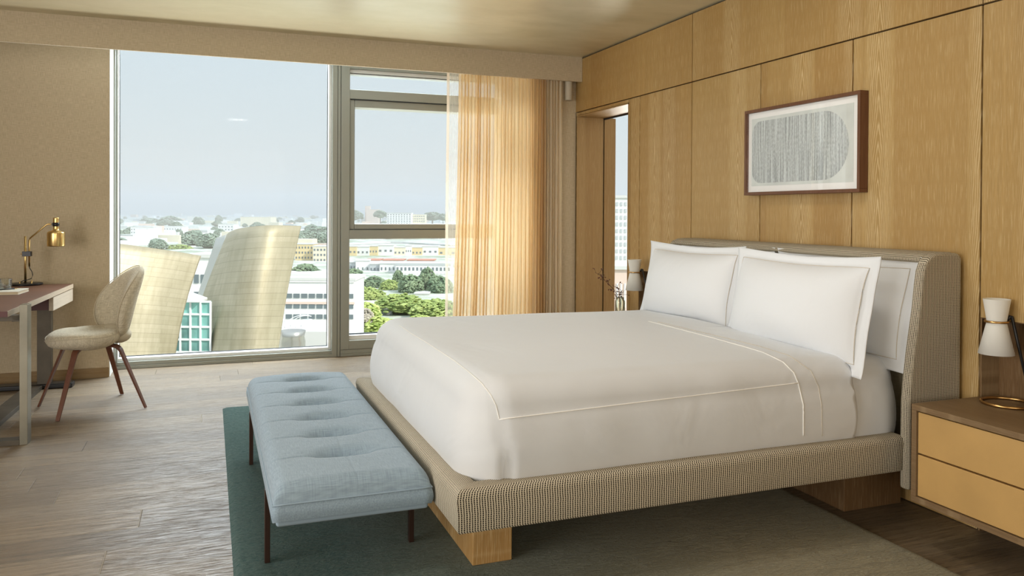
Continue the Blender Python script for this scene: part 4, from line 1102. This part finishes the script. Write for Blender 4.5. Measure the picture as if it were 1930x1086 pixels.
# right window, below the transom
for i, (a, b_, m_, pt, lb) in enumerate(((650, 672, CYEL, 467, 'ochre end house of the coloured terrace'), (672, 696, CWHITE, 467.5, 'white house beside the ochre end of the coloured terrace'), (696, 712, CYEL, 466, 'narrow yellow house of the coloured terrace'),
        (712, 742, CWHITE, 464.5, 'wide white house in the middle of the coloured terrace'), (742, 764, CCREAM, 468, 'cream house with small dark windows in the coloured terrace'), (764, 776, CWHITE, 465, 'slim white house of the coloured terrace'),
        (776, 796, CYEL, 468, 'peach house right of the slim white one in the terrace'), (796, 826, CWHITE, 466, 'white house toward the right end of the coloured terrace'), (826, 860, CYEL, 468, 'yellow house at the curtain end of the terrace'))):
    building('terrace_house', lb, a, b_, pt, 560+i*2, m_, 2, 3, (.42, .3), 4.5, 3.6, depth=14, group='coloured terrace beyond the trees')
for i, (a, b_, lb) in enumerate(((688, 716, 'left'), (722, 760, 'middle'), (768, 818, 'right'))):
    building('market_hall', 'low red tiled roof hall in front of the terrace, '+lb+' one', a, b_, 492.5, 505, CRED, depth=14, roof=CRED)
building('apartment_block', 'grey blue apartment block at the left edge of the right window', 648, 671, 497, 430, CGREY, 4, 4, (.4, .4), 3.2, 2.5, depth=12)
building('apartment_block', 'white gabled apartment block beside the grey blue one', 671, 697, 494, 425, CWHITE, 3, 3, (.25, .35), 4, 4, depth=12, yaw=R(8))
building('apartment_block', 'pale grey apartment block with few windows between white ones', 697, 716, 500, 420, CGREY, 4, 3, (.4, .35), 3.6, 2.5, depth=12)
building('apartment_block', 'white apartment block left of the long arcaded block', 716, 746, 499, 415, CWHITE, 4, 4, (.35, .45), 3.4, 2.5, depth=12)
building('apartment_block', 'long white apartment block with regular grid of windows', 746, 850, 498.5, 400, CWHITE, 4, 14, (.5, .5), 3.2, 2.6, depth=14, band=((0, .8, CGREY),))
building('parking_structure', 'dark low parking structure among the bright green trees', 712, 740, 585, 240, CASH, depth=8, roof=CROOF)
building('pavilion', 'small cream pavilion between the tree crowns', 782, 808, 556, 300, CCREAM, depth=10)
# freeway and roads
def strip(name, label, pts, wd, m, zz=0.2):
    ps = [on_z(a, b_, GZ+zz) for a, b_ in pts]
    o = MB().sweep(ps, [(-wd/2, 0), (wd/2, 0), (wd/2, 1.2), (-wd/2, 1.2)]).build(name, m); return tag(o, label, 'road')
strip('freeway', 'pale curving freeway between the green hill and the coloured terrace', [(640, 462), (690, 459.5), (730, 457.5), (770, 458), (820, 461), (860, 463)], 16, CROOF)
strip('street', 'pale street running below the white office block', [(520, 640), (580, 628), (660, 618)], 8, CROOF)
# steel drum and white arcs below the office block
dr_ = thing('steel_drum', 'short curved steel drum at the foot of the office block', 'building', wpt(552, 120, GZ))
zt_ = zat(626, 120)-GZ
MB().lathe((0, 0, 0), [(2.0, 0), (1.9, zt_-1.6), (1.75, zt_-.9), (1.95, zt_), (1.8, zt_), (1.6, zt_-.9), (0, zt_-.9)], 40).build('drum_wall', plain('mirror_steel', (.45, .43, .38), .25, .8), dr_, smooth=True)
cn = thing('arched_canopy', 'white arched canopy ribs behind the steel drum', 'canopy', wpt(578, 128, GZ), AZ)
zc = zat(622, 128)-GZ
for k, (r_a, dz, dx) in enumerate(((2.6, 0, 0), (2.1, -.2, .2), (3.2, -.5, -.6), (1.5, 0, .3))):
    MB().tube([(dx-r_a*cos(a*pi/24*.6), k*.4, zc+dz+r_a*.8*sin(a*pi/24*.6)) for a in range(25)], .07, 6).build('rib', MULL, cn, smooth=True)
B(-3.4, 4.2, -.5, 6, 0, zc-.4).build('podium', CROOF, cn)

# trees
LEAVES = {}
def leafm(name, a, b2):
    m, n, l, b = nmat(name); t = n.new('ShaderNodeTexCoord')
    f = noisen(n, l, t.outputs['Object'], .9, 4, .7)
    l.new(mixc(n, l, ramp(n, l, f, .38, .62), a, b2), b.inputs['Base Color']); b.inputs['Roughness'].default_value = .9
    b.inputs['Specular IOR Level'].default_value = .15; return m
LEAVES = {'lime': leafm('lime_leaves', (.24, .33, .07), (.56, .60, .22)), 'olive': leafm('olive_leaves', (.20, .27, .08), (.44, .50, .18)), 'dark': leafm('dark_leaves', (.11, .17, .10), (.30, .37, .22)),
          'far': leafm('hazed_leaves', (.16, .22, .16), (.34, .40, .31)),  # leaf colours paled to put distance haze into them
          'grey': leafm('bare_grey_twigs', (.34, .30, .24), (.55, .50, .40))}
BARK = plain('bark', (.16, .12, .08), .9)
_cr = {}
def crown_mesh(kind, var):
    k = (kind, var)
    if k in _cr: return _cr[k]
    rnd = random.Random(var*7+len(kind)); mb = MB()
    st0 = random.getstate(); random.seed(var+1)
    n = 460
    for i in range(n):
        a = rnd.uniform(0, 2*pi); z = rnd.uniform(-.35, 1); rr = sqrt(max(0, 1-z*z))*rnd.uniform(.86, 1)
        lump = 1+.22*noise.noise((cos(a)*1.7, sin(a)*1.7, z*2+var))
        mb.ico((rr*cos(a)*lump, rr*sin(a)*lump, z*.95*lump), rnd.uniform(.06, .12), 1, (1.1, 1.1, .8), .25)
    mb.ico((0, 0, .1), .82, 3, (1, 1, .85), .05)
    random.setstate(st0)
    o = mb.build('crown', LEAVES[kind]); me = o.data; bpy.data.objects.remove(o); _cr[k] = me; return me
_tr = MB().tube([(0, 0, 0), (.05, 0, .5), (0, 0, 1)], 1, 7).build('trunk', BARK); TRUNK = _tr.data; bpy.data.objects.remove(_tr)
tn = [0]
def tree(px, pyt, wpx, t, kind, label, sq=.62, group=None, parts=True):
    rw = wpx/2/F*t; top = zat(pyt, t); cz = top-rw*sq; tn[0] += 1
    o = thing('tree', label, 'tree', wpt(px, t, GZ), tn[0]*1.7, group)
    c = bpy.data.objects.new('crown', crown_mesh(kind, tn[0] % 4)); C.objects.link(c); c.parent = o
    c.location = (0, 0, cz-GZ); c.scale = (rw, rw, rw*sq)
    if parts:
        k = bpy.data.objects.new('trunk', TRUNK); C.objects.link(k); k.parent = o; k.scale = (rw*.07, rw*.07, max(.5, cz-GZ))
    return o
for a in ((663, 552, 34, 265, 'lime', 'small lime green tree at the left edge of the right window', .7), (696, 543, 60, 285, 'olive', 'olive round tree behind the grey bare one', .6),
          (686, 573, 66, 225, 'lime', 'lime green dome tree behind the bare twiggy one', .75), (757, 556, 92, 245, 'olive', 'broad olive umbrella tree in the middle of the right window', .5),
          (818, 566, 84, 235, 'olive', 'broad green tree beside the curtain edge', .55), (716, 599, 80, 205, 'lime', 'low lime green tree just above the bed corner', .5), (790, 596, 60, 215, 'lime', 'lime green crown low behind the bed near the curtain', .5),
          (682, 583, 52, 205, 'grey', 'bare grey twiggy tree in front of the lime dome', 1.0),
          (666, 509, 40, 350, 'dark', 'hazy dark tree left of the right window trees', .8), (707, 522, 44, 330, 'dark', 'dark rounded tree in front of the pale grey block', .8), (735, 529, 40, 320, 'olive', 'grey green bushy tree before the white blocks', .8),
          (751, 511, 22, 325, 'dark', 'tall slim dark tree before the long white block', 2.0), (775, 520, 50, 310, 'dark', 'big dark tree in the centre of the right window', 1.0), (806, 506, 32, 315, 'dark', 'tall dark conifer before the long white block', 1.8),
          (829, 522, 52, 310, 'dark', 'dark tree beside the curtain edge, right of the conifer', 1.1),
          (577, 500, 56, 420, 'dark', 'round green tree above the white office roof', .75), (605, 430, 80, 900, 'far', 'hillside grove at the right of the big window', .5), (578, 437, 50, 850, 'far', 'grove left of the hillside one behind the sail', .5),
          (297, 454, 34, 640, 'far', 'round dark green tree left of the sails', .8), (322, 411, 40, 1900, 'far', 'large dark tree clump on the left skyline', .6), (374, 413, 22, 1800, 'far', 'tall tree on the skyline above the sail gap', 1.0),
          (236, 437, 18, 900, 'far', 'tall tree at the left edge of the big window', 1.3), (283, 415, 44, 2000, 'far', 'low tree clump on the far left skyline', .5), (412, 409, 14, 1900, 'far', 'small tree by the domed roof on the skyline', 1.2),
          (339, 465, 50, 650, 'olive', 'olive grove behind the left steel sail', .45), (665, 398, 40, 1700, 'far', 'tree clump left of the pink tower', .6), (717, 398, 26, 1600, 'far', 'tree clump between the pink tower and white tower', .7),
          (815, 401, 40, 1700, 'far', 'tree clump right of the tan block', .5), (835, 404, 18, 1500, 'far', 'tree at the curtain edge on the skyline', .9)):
    tree(a[0], a[1], a[2], a[3], a[4], a[5], a[6])
for k in range(18): tree(640+k*13+random.uniform(-4, 4), 450.5+random.uniform(-1, 2.5), 26, 1150, 'far', 'tree of the green hillside above the freeway', .5, 'hillside trees above the freeway', False)
# scattered low city
rnd = random.Random(21)
_hm = {}
def house_mesh(m, d):
    k = (m.name, d)
    if k not in _hm:
        o = MB().box(-.5, .5, 0, d, 0, 1).build('low_house', m); _hm[k] = o.data; bpy.data.objects.remove(o)
    return _hm[k]
for i in range(290):
    t = 640*math.exp(rnd.uniform(0, 1.95)); px = rnd.uniform(180, 870)
    if 640 < px < 870 and t < 900: continue
    w_ = rnd.uniform(6, 20)*(1+t/3500); h_ = rnd.uniform(3, 9) if rnd.random() < .9 else rnd.uniform(11, 18)
    m_ = rnd.choice((CWHITE, CWHITE, CWHITE, CCREAM, CPINK, CGREY, CROOF))
    o = bpy.data.objects.new('low_house', house_mesh(m_, 1)); C.objects.link(o)
    o.location = wpt(px, t, GZ); o.rotation_euler = (0, 0, AZ+rnd.uniform(-.5, .5)); o.scale = (w_, rnd.uniform(8, 16), h_)
    tag(o, 'small pale building scattered in the hazy low city beyond the windows', 'building', 'low buildings of the distant city')
for i in range(110):
    t = 640*math.exp(rnd.uniform(0, 1.8)); px = rnd.uniform(180, 870)
    if 640 < px < 870 and t < 900: continue
    w_ = rnd.uniform(4, 10)
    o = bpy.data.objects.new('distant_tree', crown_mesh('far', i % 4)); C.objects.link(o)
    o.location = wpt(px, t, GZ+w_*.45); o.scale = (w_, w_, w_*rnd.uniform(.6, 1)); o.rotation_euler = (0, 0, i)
    tag(o, 'small hazy green tree between the low buildings of the distant city', 'tree', 'trees of the distant city')
# tower seen through the passage
building('office_tower', 'pale office tower with square windows seen through the narrow passage', 1120, 1230, 372, 160, CWHITE, 12, 14, (.5, .55), 1.35, 1.2, depth=20, winm=CGREY)
building('terrace_building', 'cream building with a balustrade below the office tower', 1110, 1240, 507, 110, CPINK, 1, 18, (.35, .8), 4.2, 3.6, depth=10, winm=CWHITE)
# thin haze lying over the city
m, n, l, b = nmat('haze'); n.remove(b)
vs_ = n.new('ShaderNodeVolumeScatter'); vs_.inputs['Color'].default_value = (.80, .68, .575, 1); vs_.inputs['Density'].default_value = .00065; vs_.inputs['Anisotropy'].default_value = 0
l.new(vs_.outputs[0], n['Material Output'].inputs['Volume'])
hz = B(-6000, 9000, 200, 9500, GZ-2, 130).build('haze', m); tag(hz, 'thin pale haze lying over the distant city', 'haze', kind='stuff')
